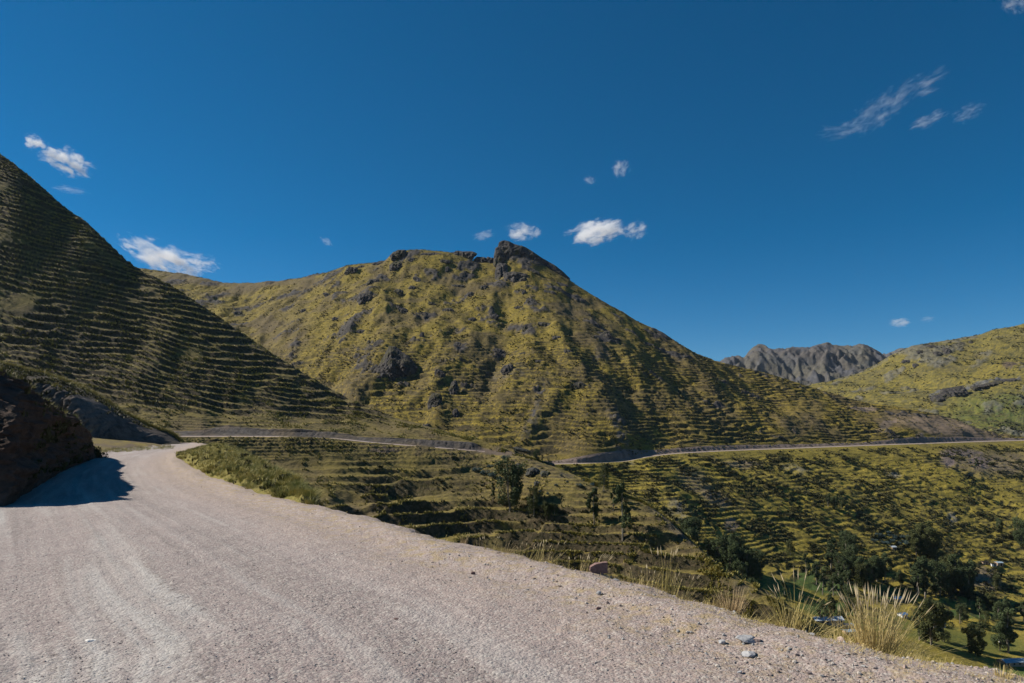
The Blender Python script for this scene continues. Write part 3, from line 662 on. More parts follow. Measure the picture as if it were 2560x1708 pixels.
# ---------------------------------------------------------------- ROAD CUTTINGS ON THE LEFT
def bank(name, rows, px0, px1, step, subs, mat_fn, seed, flute, rock_T, mat, label, cat):
    L = loft(rows, px0, px1, step, subs)
    x, y, T = L.x, L.Y, L.T
    mat_fn(L)
    proj(L)
    return L
B1 = [
 [Z(-900, 19, -1.2), Z(-300, 18, -1.2), Z(0, 19.2, -1.2), Z(110, 29.5, -1.2), Z(190, 44, -1.2), Z(243, 56.5, -1.2)],
 [Z(-900, 21, -.05), Z(-300, 19.5, -.05), Z(0, 20, -.05), Z(60, 24, -.05), Z(110, 30, -.05), Z(190, 45, -.05), Z(240, 57, -.05)],
 [Z(-900, 22.6, 3.4), Z(-300, 20.8, 3.0), Z(0, 21.6, 2.6), Z(60, 26, 2.6), Z(110, 33.5, 2.2), Z(190, 48, 1.4), Z(240, 58, .35)],
 [V(-900, 700, 27), V(-300, 850, 23.6), V(-60, 915, 23.6), V(0, 938, 25), V(25, 948, 27.5), V(50, 966, 31), V(80, 990, 35), V(130, 1022, 42.5), V(190, 1056, 50), V(215, 1085, 54.5), V(234, 1118, 57.5), V(243, 1140, 59)],
 [V(-900, 690, 29), V(-300, 842, 25.6), V(-60, 912, 25.6), V(0, 935, 27), V(25, 946, 29.5), V(50, 963, 33), V(80, 988, 37), V(130, 1020, 44.5), V(190, 1054, 52), V(215, 1083, 56), V(234, 1117, 59), V(243, 1140, 60)],
 [Z(-900, 52, 7), Z(-300, 46, 5), Z(0, 44, 3.6), Z(100, 50, 2.4), Z(190, 62, 1.0), Z(243, 66, .1)],
 [Z(-900, 70, 6), Z(0, 66, .5), Z(190, 72, -.5), Z(243, 72, -1)],
]
L = loft(B1, -900, 243, 3.5, [4, 60, 60, 6, 20, 6]); x, y, T = L.x, L.Y, L.T
wg = sstep(.9, 1.4, T) * (T < 5) * sstep(245, 200, L.px)
_s = (x + y) * .7
fl = .75 * ridged(_s / 1.3 + .25 * L.z, L.z / 3.2, 4, 500) + .8 * fbm(_s / 2.6, L.z / 2.2, 3, 501) + .5 * fbm(_s / .28, L.z / .28, 4, 505, .65) + .35 * (np.floor(4 * fbm(_s / .9, L.z / .45, 2, 506)) / 4)
face = wg * (T < 3.1)
L.Y = L.Y + face * .75 * fl * (1 - .6 * sstep(2.7, 3, T)); L.x = L.x + face * .45 * fl
L.z = L.z + wg * sstep(2.8, 3.2, T) * (.35 * fbm(x / 1.2, y / 1.2, 4, 502, .6) + .15)
z0 = T * 0; top = sstep(3.0, 3.6, T + .4 * fbm(x, y, 3, 503))
n = fbm(x / 1.5, L.z / 1.5 + y / 1.5, 4, 504)
L.attrs = {'mask': (cl(.6 * top), cl(.6 * sstep(.0, .3, n)) * (1 - top), cl((1 - top)), cl(.5 * (1 - top))), 'mask2': (z0, .6 + z0, z0, top * .8)}
M_bank = slope_material('bank_earth', (.06, .06, .025), (.09, .08, .03), (.20, .16, .05), (.07, .05, .04), (.02, .02, .012), (.095, .062, .046), (.13, .078, .055), (.05, .1, .02), 3.0)
L1 = L; proj(L)
b1 = struct(layer_obj(L, 'road_cutting', M_bank))
B2 = [
 [Z(-900, 108, -1.5), Z(200, 106, -1.5), Z(350, 112, -1.5), Z(450, 120, -1.5)],
 [V(-900, 1116, 108), V(0, 1112, 108), V(200, 1109, 108), V(300, 1108, 112), V(380, 1107, 118), V(440, 1106.5, 124), V(450, 1107, 126)],
 [V(-900, 960, 112), V(0, 1010, 111), V(120, 1022, 110.5), V(200, 1040, 110), V(260, 1045, 113), V(300, 1060, 115), V(350, 1075, 119), V(400, 1087, 122.5), V(435, 1098, 126), V(450, 1106, 128)],
 [V(-900, 860, 116), V(0, 948, 114), V(60, 955, 114), V(110, 958, 114), V(150, 970, 114), V(190, 985, 114), V(240, 1000, 117), V(280, 1022, 119), V(310, 1040, 120), V(350, 1062, 122), V(400, 1080, 125), V(432, 1092, 128), V(450, 1105, 130)],
 [V(-900, 800, 136), V(0, 914, 136), V(60, 928, 134), V(130, 946, 132), V(200, 972, 130), V(250, 998, 129), V(290, 1024, 128), V(330, 1046, 128), V(360, 1060, 128), V(400, 1076, 129), V(432, 1090, 130), V(450, 1104, 131)],
 [Z(-900, 160, 20), Z(0, 155, 10), Z(250, 145, 4), Z(450, 138, -1)],
 [Z(-900, 180, -5), Z(0, 175, -8), Z(250, 165, -10), Z(450, 150, -10)],
]
L = loft(B2, -900, 450, 2.4, [3, 40, 40, 50, 12, 6]); x, y, T = L.x, L.Y, L.T
wg = sstep(.9, 1.3, T) * (T < 4.6) * sstep(455, 420, L.px); sk = np.exp(-((T - 4) / .2) ** 2)
face = wg * sstep(3.15, 2.9, T)
fl = 1.1 * ridged(x / 2.1 + .2 * fbm(x, L.z, 2, 1), L.z / 14, 3, 510) + .6 * fbm(x / 5, L.z / 5, 3, 511)
L.Y = L.Y - face * (1.5 * fl + .7 * fbm(x / .8, L.z / 1.6, 4, 516, .65)) * sstep(1, 1.4, T)
L.z = L.z + wg * (1 - face) * (.5 * fbm(x / 2, y / 2, 4, 512, .6) + .3 * sk * np.abs(fbm(x / .8, y / .8, 2, 513)))
z0 = T * 0
bare = sstep(-.1, .2, fbm(x / 6, L.z / 6, 3, 514) + .25)
fluted = blob(L, 215, 1010, 90, 60, .4, 35, 2)
goldm = sstep(3.7, 3.95, T + .15 * fbm(x / 3, y / 3, 2, 515))
L.attrs = {'mask': (cl(goldm), cl(.5 * (1 - goldm) * (1 - face)), face * cl(bare), cl(face * .6 * (1 - fluted))), 'mask2': (z0, cl(.8 * (1 - goldm)), cl(fluted * face * .55 * sstep(-.2, .3, fl)), goldm)}
M_bank2 = slope_material('far_bank_earth', (.06, .06, .025), (.09, .085, .03), (.26, .21, .06), (.075, .062, .05), (.025, .025, .015), (.135, .11, .092), (.125, .095, .078), (.05, .1, .02), 1.5)
L2 = L; proj(L)
struct(layer_obj(L, 'far_road_cutting', M_bank2))

# ---------------------------------------------------------------- GRASSY KNOLL on the outer edge of the road
K = [
 [Z(395, 56, -1), Z(450, 52, -1), Z(500, 36, -1), Z(560, 29, -1), Z(640, 24.3, -1), Z(780, 19.8, -1), Z(800, 19.4, -1)],
 [Z(395, 62, -.05), Z(450, 54, -.05), Z(500, 37.5, -.02), Z(560, 30, -.02), Z(640, 25, -.02), Z(780, 20.4, -.02), Z(800, 20, -.05)],
 [V(395, 1110, 70), V(450, 1137, 62), V(500, 1135, 52), V(560, 1150, 40), V(640, 1185, 31), V(700, 1214, 26.5), V(760, 1244, 22.3), V(800, 1272, 20.4)],
 [V(395, 1124, 78), V(450, 1134, 76), V(490, 1123, 80), V(520, 1113, 82), V(560, 1113, 72), V(600, 1128, 58), V(640, 1148, 46), V(700, 1182, 32), V(740, 1206, 27), V(765, 1240, 23.5), V(785, 1262, 21.4), V(800, 1274, 20.7)],
 [Z(395, 84, -1), Z(500, 90, -1.2), Z(560, 80, -1.5), Z(640, 50, -1.2), Z(740, 29.5, -1.6), Z(800, 22, -1.6)],
 [Z(395, 100, -12), Z(560, 98, -16), Z(640, 66, -14), Z(740, 38, -9), Z(800, 27, -7)],
]
L = loft(K, 440, 796, 1.5, [4, 30, 60, 14, 8]); x, y, T = L.x, L.Y, L.T
wg = sstep(.9, 1.4, T) * (T < 4)
L.z = L.z + wg * (.16 * np.abs(fbm(x / .7, y / .7, 3, 520)) * 2 + .10 * fbm(x / .25, y / .25, 2, 521))
z0 = T * 0; bk = sstep(2.9, 3.1, T)
L.attrs = {'mask': (cl(.5 + .5 * sstep(-.2, .3, fbm(x / 1.5, y / 1.5, 3, 522))), cl(.3 * sstep(.1, .3, fbm(x / 1, y / 1, 3, 523)) + .8 * bk), z0, z0), 'mask2': (z0 + .15, z0 + .1, z0, z0 + .6)}
M_knoll = slope_material('knoll_grass', (.085, .095, .025), (.13, .13, .035), (.30, .24, .07), (.10, .08, .03), (.02, .025, .012), (.1, .1, .1), (.1, .08, .07), (.06, .12, .02), 4.0)
LK = L; proj(L)
struct(layer_obj(L, 'grassy_knoll', M_knoll))

# ---------------------------------------------------------------- placing things on the ground they stand on
def on(L, px, py, t0=0, t1=99):
    c = int((px - L.px[0, 0]) / L.step); a, b = max(0, c - 5), c + 6
    q = (L.vpx[:, a:b] - px) ** 2 + (L.vpy[:, a:b] - py) ** 2 + np.where((L.T[:, a:b] < t0) | (L.T[:, a:b] > t1), 1e9, 0)
    i, j = np.unravel_index(np.argmin(q), q.shape)
    return Vector((L.x[i, a + j], L.Y[i, a + j], L.z[i, a + j]))

def crag_mesh(outline, Y, thick, shear, rough, res, seed, name, mat, parent=None, fl=.5):
    """a rock of any outline: a closed, two-sided body swelling from its rim, roughened by noise"""
    P = np.array([[(p - 1280) / F * Y, CAM_H - (q - HOR) / F * Y] for p, q in outline])
    mn = P.min(0); mx = P.max(0); st = max(mx - mn) / res
    nx = int((mx[0] - mn[0]) / st) + 4; nz = int((mx[1] - mn[1]) / st) + 4
    X, ZZ = np.meshgrid(mn[0] - st * 1.5 + st * np.arange(nx), mn[1] - st * 1.5 + st * np.arange(nz))
    ins = np.zeros(X.shape, bool); best = np.full(X.shape, 1e9); bx = X.copy(); bz = ZZ.copy()
    n = len(P)
    for i in range(n):
        a = P[i]; b = P[(i + 1) % n]; d = b - a
        cr = ((a[1] > ZZ) != (b[1] > ZZ)) & (X < d[0] * (ZZ - a[1]) / (d[1] if abs(d[1]) > 1e-9 else 1e-9) + a[0])
        ins ^= cr
        t = np.clip(((X - a[0]) * d[0] + (ZZ - a[1]) * d[1]) / max((d ** 2).sum(), 1e-9), 0, 1)
        qx = a[0] + t * d[0]; qz = a[1] + t * d[1]; q = np.hypot(X - qx, ZZ - qz)
        m = q < best; best = np.where(m, q, best); bx = np.where(m, qx, bx); bz = np.where(m, qz, bz)
    dist = np.where(ins, best, 0); X = np.where(ins, X, bx); ZZ = np.where(ins, ZZ, bz)
    size = min(mx - mn)
    prof = np.minimum(1, dist / (size * .28)) ** .6
    nz_ = ridged(X / size * 2.6 + seed, ZZ / size * 1.0 + seed, 4, seed) * fl + fbm(X / size * 5 + seed, ZZ / size * 5, 4, seed + 3, .65) * .7
    nz_ = nz_ + .7 * (np.floor(fbm(X / size * 3.3 + seed, ZZ / size * 1.6, 2, seed + 8) * 5) / 5) + .5 * (np.floor(fbm(X / size * 7, ZZ / size * 9 + seed, 2, seed + 9) * 4) / 4)
    front = prof * thick * (1 + rough * nz_) + .15 * thick * nz_ * (dist > 0)
    zc = P[:, 1].mean()
    vf = np.stack([X, Y - front + (ZZ - zc) * shear, ZZ], -1).reshape(-1, 3)
    vb = np.stack([X, Y + prof * thick * 1.3 * (1 + .4 * nz_) + (ZZ - zc) * shear, ZZ], -1).reshape(-1, 3)
    g = grid_faces(nz, nx)
    keep = ins.ravel()[g].any(1); g = g[keep]
    vs = np.concatenate([vf, vb]); fc = np.concatenate([g[:, ::-1] * 1, g + len(vf)])
    c = vs.mean(0)
    vs, fc, _ = compact(vs, fc)
    # move the origin to the rock
    org = np.array([vs[:, 0].mean(), vs[:, 1].mean(), vs[:, 2].min()])
    o = np_mesh(name, vs - org, fc, mat, False, None, parent); o.location = org
    return o

def outline(cx, cy, w, h, seed, ang=0, n=22, flat=.25):
    r = random.Random(seed); out = []
    k = [r.uniform(.72, 1.1) for _ in range(n)]
    for i in range(n):
        a = 2 * math.pi * i / n
        q = (k[i] + k[i - 1]) / 2
        u = math.copysign(abs(math.cos(a)) ** .8, math.cos(a)) * w / 2 * q
        v = math.copysign(abs(math.sin(a)) ** .8, math.sin(a)) * h / 2 * q
        c, s = math.cos(R(ang)), math.sin(R(ang))
        out.append((cx + u * c - v * s, cy + u * s + v * c))
    return out

def crag_on(L, cx, cy, w, h, ang, seed, name, label, cat, group, mat, shear=.8, th=.3, t0=0, t1=99, rough=.5):
    p = on(L, cx, cy, t0, t1)
    o = crag_mesh(outline(cx, cy, w, h, seed, ang), p.y, th * min(w, h) / F * p.y, shear, rough, 26, seed, name, mat)
    return tag(o, label, cat, group)

# ---- the summit fin and the crags of the central mountain
fin = [(1233, 664), (1234, 641), (1238, 617), (1244, 614), (1247, 601), (1253, 597), (1261, 595.5), (1274, 599), (1286, 606), (1301, 611), (1303, 610), (1315, 615), (1328, 624), (1340, 633), (1356, 645), (1372, 655),
       (1386, 664), (1399, 675), (1410, 685), (1417, 693), (1424, 700), (1421, 712), (1390, 700), (1372, 690), (1331, 668), (1300, 650), (1290, 645), (1276, 655), (1270, 668), (1262, 690), (1248, 690)]
p = on(LD, 1300, 640, 10, 11.2)
tag(crag_mesh(fin, p.y + 4, 9, .35, .7, 110, 5, 'summit_crag', M_crag), 'tall dark rock fin crowning the central peak and running down its right skyline', 'rock')
tri = [(958, 856), (976, 856), (994, 872), (1016, 886), (1044, 918), (1036, 936), (1006, 950), (980, 970), (948, 980), (905, 992), (880, 998), (862, 988), (866, 970), (900, 950), (924, 934), (942, 912), (950, 886)]
p = on(LD, 950, 930, 7, 11)
tag(crag_mesh(tri, p.y + 5, 11, 1.0, .6, 90, 6, 'mountain_crag', M_crag), 'largest dark triangular rock face low on the left of the central mountain', 'rock')
craglist = [
 (998, 640, 44, 40, 0, 'blocky pale sided crag at the left end of the flat summit'), (879, 679, 38, 34, 0, 'crag on the left skyline shoulder of the central mountain'), (1158, 640, 72, 38, 8, 'broad blunt crag at the right end of the flat summit'),
 (1203, 652, 40, 28, 0, 'small knobbly crag in the notch left of the summit fin'), (1224, 652, 22, 28, 0, 'narrow knob joined to the foot of the summit fin'), (1292, 697, 78, 46, 5, 'dark cliff face just below the summit fin'),
 (1255, 690, 40, 84, 0, 'tall rock column below the left end of the summit fin'), (1271, 928, 42, 36, 0, 'lone rounded crag in the middle of the terraced face'), (1087, 1008, 40, 60, 15, 'dark triangular rock hole left of the twisting rock rib'),
 (1133, 985, 30, 74, 0, 'upper part of the dark twisting rock rib'), (1137, 1040, 22, 40, 10, 'lower end of the dark twisting rock rib'), (1520, 843, 24, 26, 0, 'single upright rock right of the mountain centre'),
 (1635, 838, 74, 18, 35, 'long dark rock band on the right skyline of the mountain'), (1447, 966, 46, 24, 0, 'low rock lump at the top of the grey scree rib'), (1055, 840, 14, 24, 0, 'small pale upright rock above the triangular rock face'),
]
for i, (cx, cy, ww, hh, an, lb) in enumerate(craglist):
    crag_on(LD, cx, cy, ww, hh, an, 30 + i, 'rock_crag', lb, 'rock', 'crags of the central mountain', M_crag, .85, .24, 6.5, 11.1, .8)
small = [(934, 707, 38, 28, 0), (911, 748, 40, 46, 0), (992, 667, 42, 34, 30), (994, 732, 32, 28, 0), (1003, 778, 40, 26, 30), (1049, 702, 46, 16, 30), (1118, 675, 13, 24, 0), (1080, 636, 66, 12, 3), (1114, 654, 28, 14, 10),
         (1175, 742, 28, 30, 40), (1212, 721, 24, 20, 20), (1310, 732, 14, 20, 0), (1394, 709, 62, 11, 18), (1375, 732, 38, 15, 12), (1145, 715, 36, 10, 0), (1120, 776, 32, 16, 0), (1235, 794, 26, 26, 0), (1315, 820, 20, 26, 20),
         (1370, 813, 54, 18, 10), (1145, 864, 28, 22, 0), (1244, 878, 26, 16, 20), (1100, 935, 34, 22, 35), (1030, 650, 22, 18, 0), (1330, 676, 46, 12, 30), (1392, 845, 26, 14, 0), (1300, 770, 34, 14, 0), (1540, 790, 44, 12, 30),
         (820, 740, 36, 14, 30), (760, 780, 30, 14, 40), (840, 800, 28, 16, 30), (905, 830, 36, 14, 20), (1180, 800, 22, 16, 0), (1420, 880, 26, 14, 20), (1350, 905, 30, 12, 0), (1030, 720, 20, 14, 0), (1080, 760, 24, 12, 20), (950, 660, 40, 12, 5), (905, 668, 26, 14, 0)]
for i, (cx, cy, ww, hh, an) in enumerate(small):
    crag_on(LD, cx, cy, ww, hh, an, 130 + i, 'rock_outcrop', 'one of the small dark outcrops scattered over the grassy face of the central mountain', 'rock', 'small outcrops on the central mountain', M_crag, .9, .2, 6.5, 11.1, .8)
for i, (pts, lb) in enumerate([([(2322, 1000), (2330, 990), (2350, 985), (2362, 972), (2385, 968), (2420, 962), (2424, 985), (2410, 998), (2380, 1004), (2350, 1012), (2326, 1014)], 'grey cliff band with vertical joints on the right mountain'),
                               ([(2424, 966), (2460, 960), (2500, 950), (2545, 944), (2552, 950), (2530, 960), (2490, 964), (2450, 972), (2426, 978)], 'long thin rock ledge running right from the grey cliff band')]):
    p = on(LE, 2380 + 110 * i, 990 - 32 * i, 1, 4)
    tag(crag_mesh(pts, p.y - 4, 10, .7, .7, 60, 60 + i, 'cliff_band', M_crag), lb, 'cliff')
for i, (cx, cy, ww, hh) in enumerate([(2330, 868, 30, 14), (2345, 885, 26, 16), (2300, 880, 20, 12), (2370, 880, 22, 26), (2270, 905, 34, 14), (2405, 862, 16, 16), (2428, 857, 12, 14), (2290, 915, 20, 14)]):
    crag_on(LE, cx, cy, ww, hh, 0, 180 + i, 'rock_outcrop', 'grey outcrop near the left skyline of the right mountain', 'rock', 'outcrops on the right mountain', M_crag, .8, .3, 1, 4)
# boulders on the spur
for i, (cx, cy, ww, hh, lb) in enumerate([(1297, 1168, 18, 22, 'pointed dark boulder left of the biggest boulder on the spur'), (1333, 1182, 42, 30, 'biggest dark boulder on the spur above the tall trees'),
                                          (1363, 1187, 28, 22, 'pointed boulder right of the biggest boulder on the spur'), (1343, 1210, 20, 16, 'small grey boulder below the biggest boulder on the spur'),
                                          (1306, 1126, 50, 12, 'low jagged rock line on the spur crest beside the road end'), (1370, 1160, 40, 12, 'rubble of dark rocks on the spur crest right of the boulders')]):
    crag_on(LC, cx, cy, ww, hh, 10 if i > 3 else 0, 200 + i, 'boulder', lb, 'boulder', 'boulders on the spur', M_boulder, .25, .4, 1.5, 8.1, .35)

# ---------------------------------------------------------------- trees and shrubs
def leaf_material(name, a, b, c=None):
    s = NT(name); oi = s.n('ShaderNodeObjectInfo')
    n = s.noise(.8, 3, .7)
    col = s.mix(s.ramp(n, [(.35, 0), (.65, 1)]), a, b)
    col = s.mix(s.math('MULTIPLY', oi.outputs['Random'], .5), col, c or tuple(v * .6 for v in a))
    s.color(col); s.b.inputs['Roughness'].default_value = .7
    return s.m
M_euc = leaf_material('eucalyptus_leaves', (.052, .074, .032), (.098, .125, .050), (.042, .058, .027))
M_euc2 = leaf_material('olive_leaves', (.068, .080, .030), (.120, .130, .045))
M_bush = leaf_material('shrub_leaves', (.030, .038, .016), (.055, .060, .024), (.050, .045, .020))
M_agave = leaf_material('blue_green_leaves', (.06, .10, .10), (.10, .15, .14))
def bark():
    s = NT('pale_bark'); s.color(s.mix(s.ramp(s.noise(1.5, 4, .7, stretch=(1, 1, .3)), [(.4, 0), (.6, 1)]), (.16, .13, .10), (.30, .27, .22)))
    s.bump(s.noise(4, 4), .4, .05); return s.m
M_bark = bark()

def tube(path, radii, k=6):
    vs = []; fs = []
    for i, (p, r_) in enumerate(zip(path, radii)):
        for j in range(k):
            a = 2 * math.pi * j / k
            vs.append((p[0] + r_ * math.cos(a), p[1] + r_ * math.sin(a), p[2]))
    for i in range(len(path) - 1):
        for j in range(k):
            fs.append([i * k + j, i * k + (j + 1) % k, (i + 1) * k + (j + 1) % k, (i + 1) * k + j])
    return vs, fs

def leaves(centers, radii, per, size, g):
    """small bent leaf faces spread through clumps"""
    vs = []; 
    for (c, r_) in zip(centers, radii):
        n = int(per * (r_[0] / radii[0][0]) ** 2) + 10
        d = g.normal(size=(n, 3)); d /= np.linalg.norm(d, axis=1)[:, None]
        rad = g.uniform(.35, 1.05, (n, 1)) ** .6
        pos = np.array(c) + d * rad * np.array(r_)
        nrm = g.normal(size=(n, 3)) + d * 1.1; nrm /= np.linalg.norm(nrm, axis=1)[:, None]
        up = g.normal(size=(n, 3)); up[:, 2] -= .8
        t = up - (up * nrm).sum(1)[:, None] * nrm; t /= np.linalg.norm(t, axis=1)[:, None]
        b = np.cross(nrm, t); s = size * g.uniform(.6, 1.4, (n, 1))
        quad = np.stack([pos - t * s, pos - b * s * .42, pos + t * s, pos + b * s * .42], 1)
        vs.append(quad.reshape(-1, 3))
    v = np.concatenate(vs); f = np.arange(len(v)).reshape(-1, 4)
    return v, f

def make_tree(kind, seed, mat, label):
    """unit height tree"""
    g = np.random.default_rng(seed); r = random.Random(seed)
    root = thing('eucalyptus_tree', label, 'tree', (0, 0, 0))
    tv, tf = [], []
    def add(path, rad, k=6):
        v, f = tube(path, rad, k); b = len(tv)
        tv.extend(v); tf.extend([[q + b for q in ff] for ff in f])
    stems = {'tall': 1, 'broad': 3, 'multi': 4, 'slim': 1}[kind]
    cen, rad = [], []
    W_ = {'tall': .17, 'broad': .26, 'multi': .24, 'slim': .11}[kind]
    c0 = {'tall': .22, 'broad': .14, 'multi': .08, 'slim': .18}[kind]
    for s in range(stems):
        a = r.uniform(0, 6.28); lean = 0.02 if stems == 1 else r.uniform(.08, .2)
        top = r.uniform(.8, .97) if s else .97
        pts = [(0, 0, -.05)]
        for i in range(1, 8):
            t = i / 7
            pts.append((math.cos(a) * lean * t + r.uniform(-.012, .012), math.sin(a) * lean * t + r.uniform(-.012, .012), top * t * .93))
        add(pts, [.020 * (1 - .85 * i / 7) / (1 + .25 * (stems - 1)) + .002 for i in range(8)])
        nb = {'tall': 15, 'broad': 8, 'multi': 7, 'slim': 13}[kind]
        for b in range(nb):
            t = c0 + (1 - c0) * (b + r.random() * .7) / nb; t = min(t, .97)
            k_ = min(6, int(t * 7)); p0 = pts[k_]; p0 = tuple(p0[q] + (pts[k_ + 1][q] - p0[q]) * (t * 7 - k_) for q in range(3))
            ba = r.uniform(0, 6.28); bl = W_ * r.uniform(.45, 1.0) * (1.0 - .55 * abs(t - .5) * 1.2)
            p1 = (p0[0] + math.cos(ba) * bl, p0[1] + math.sin(ba) * bl, p0[2] + bl * r.uniform(.35, .9))
            mid = tuple((p0[q] + p1[q]) / 2 + (.0 if q < 2 else -.01) for q in range(3))
            add([p0, mid, p1], [.006, .004, .0015], 4)
            rr_ = W_ * r.uniform(.26, .48)
            cen.append(p1); rad.append((rr_, rr_, rr_ * r.uniform(.8, 1.5)))
            if r.random() < .5:
                cen.append((p1[0] + r.uniform(-.05, .05), p1[1] + r.uniform(-.05, .05), p1[2] - rr_ * 1.1)); rad.append((rr_ * .6, rr_ * .6, rr_ * .9))
        cen.append((pts[-1][0], pts[-1][1], pts[-1][2] + .005)); rad.append((W_ * .28, W_ * .28, W_ * .45))
    np_mesh('trunk', tv, tf, M_bark, True, None, root)
    v, f = leaves(cen, rad, 230, .0175, g)
    np_mesh('crown', v, f, mat, False, None, root)
    return root
def make_shrub(seed, mat, label):
    g = np.random.default_rng(seed); r = random.Random(seed)
    root = thing('shrub', label, 'shrub', (0, 0, 0))
    cen, rad = [], []; tv, tf = [], []
    for i in range(9):
        a = r.uniform(0, 6.28); d = r.uniform(0, .36) if i else 0
        h = r.uniform(.18, .42) * (1 - d * .8)
        p = (math.cos(a) * d, math.sin(a) * d, h)
        cen.append(p); q = r.uniform(.15, .26); rad.append((q, q, q * .85))
        v, f = tube([(0, 0, -.1), (p[0] * .5, p[1] * .5, h * .4), p], [.03, .02, .006], 4); b = len(tv)
        tv.extend(v); tf.extend([[k + b for k in ff] for ff in f])
    np_mesh('stem', tv, tf, M_bark, True, None, root)
    v, f = leaves(cen, rad, 60, .055, g)
    np_mesh('foliage', v, f, mat, False, None, root)
    return root

used = set()
protos = {}
def place(proto_key, L, px, py, size, label, group, t0, t1, sx=1.0, name=None, cat=None, sink=0.0, p=None):
    """size = height in metres"""
    root = protos[proto_key]
    o = root if proto_key not in used else copy_tree(root)
    used.add(proto_key)
    p = on(L, px, py, t0, t1) if p is None else p
    o.location = (p.x, p.y, p.z - sink); o.rotation_euler = (0, 0, rnd.uniform(0, 6.28)); o.scale = (size * sx, size * sx, size)
    if name: o.name = name
    o['label'] = label; 
    if cat: o['category'] = cat
    if group: o['group'] = group
    return o, p
for i, (k, m) in enumerate([('tall', M_euc), ('tall', M_euc), ('broad', M_euc2), ('multi', M_euc), ('multi', M_euc2), ('slim', M_euc), ('broad', M_euc)]):
    protos[k + str(i)] = make_tree(k, 40 + i, m, 'tree')
for i in range(5):
    protos['shrub' + str(i)] = make_shrub(70 + i, M_bush, 'shrub')
protos['agave'] = make_shrub(90, M_agave, 'agave')

def tree_px(L, px, py, hpx, key, label, group=None, t0=0, t1=99, sx=1.0):
    p = on(L, px, py, t0, t1)
    return place(key, L, px, py, hpx / F * p.y, label, group, t0, t1, sx, p=p)
spur = [(1276, 1277, 132, 'multi3', 'biggest dark bushy tree on the terraced spur', 1.0), (1232, 1256, 50, 'slim5', 'slim small tree left of the biggest bushy spur tree', 1.0),
        (1336, 1288, 72, 'broad2', 'middle sized tree right of the biggest bushy spur tree', .9), (1486, 1312, 95, 'tall0', 'leaning tall tree left of the tallest spur tree', .9),
        (1508, 1228, 66, 'broad2', 'uppermost tree of the group on the spur nose', .8), (1533, 1275, 58, 'slim5', 'slim tree between the upper and the tallest spur trees', 1.1),
        (1556, 1348, 142, 'tall1', 'tallest eucalyptus on the spur with a thin bare trunk', .8), (1348, 1143, 28, 'broad6', 'small round tree on the spur crest beside the far road', 1.2),
        (1368, 1300, 48, 'multi4', 'small dark tree in the hollow between the two spur groups', .9), (1553, 1258, 50, 'tall0', 'tree just above the tallest eucalyptus on the spur', 1.0),
        (1358, 1150, 20, 'slim5', 'tiny pointed tree right of the round tree on the crest', 1.2), (1385, 1288, 30, 'broad6', 'low dark tree at the stone walls of the spur', 1.0)]
for px, py, h, k, lb, sx in spur:
    tree_px(LC, px, py, h, k, lb, 'trees on the spur', 1.2, 8, sx)
grove = []
for i in range(30):
    t = rnd.random(); px = 1712 + 205 * t + rnd.uniform(-18, 18); py = 1368 + 105 * t + rnd.uniform(-30, 14)
    grove.append((py, px))
for i, (py, px) in enumerate(sorted(grove)):
    tree_px(LD, px, py, rnd.uniform(50, 82), rnd.choice(['tall0', 'tall1', 'multi3', 'multi3', 'broad6', 'slim5']), 'eucalyptus in the dense dark grove filling the gully behind the spur', 'trees of the dark gully grove', 1.6, 4.9, 1.05)
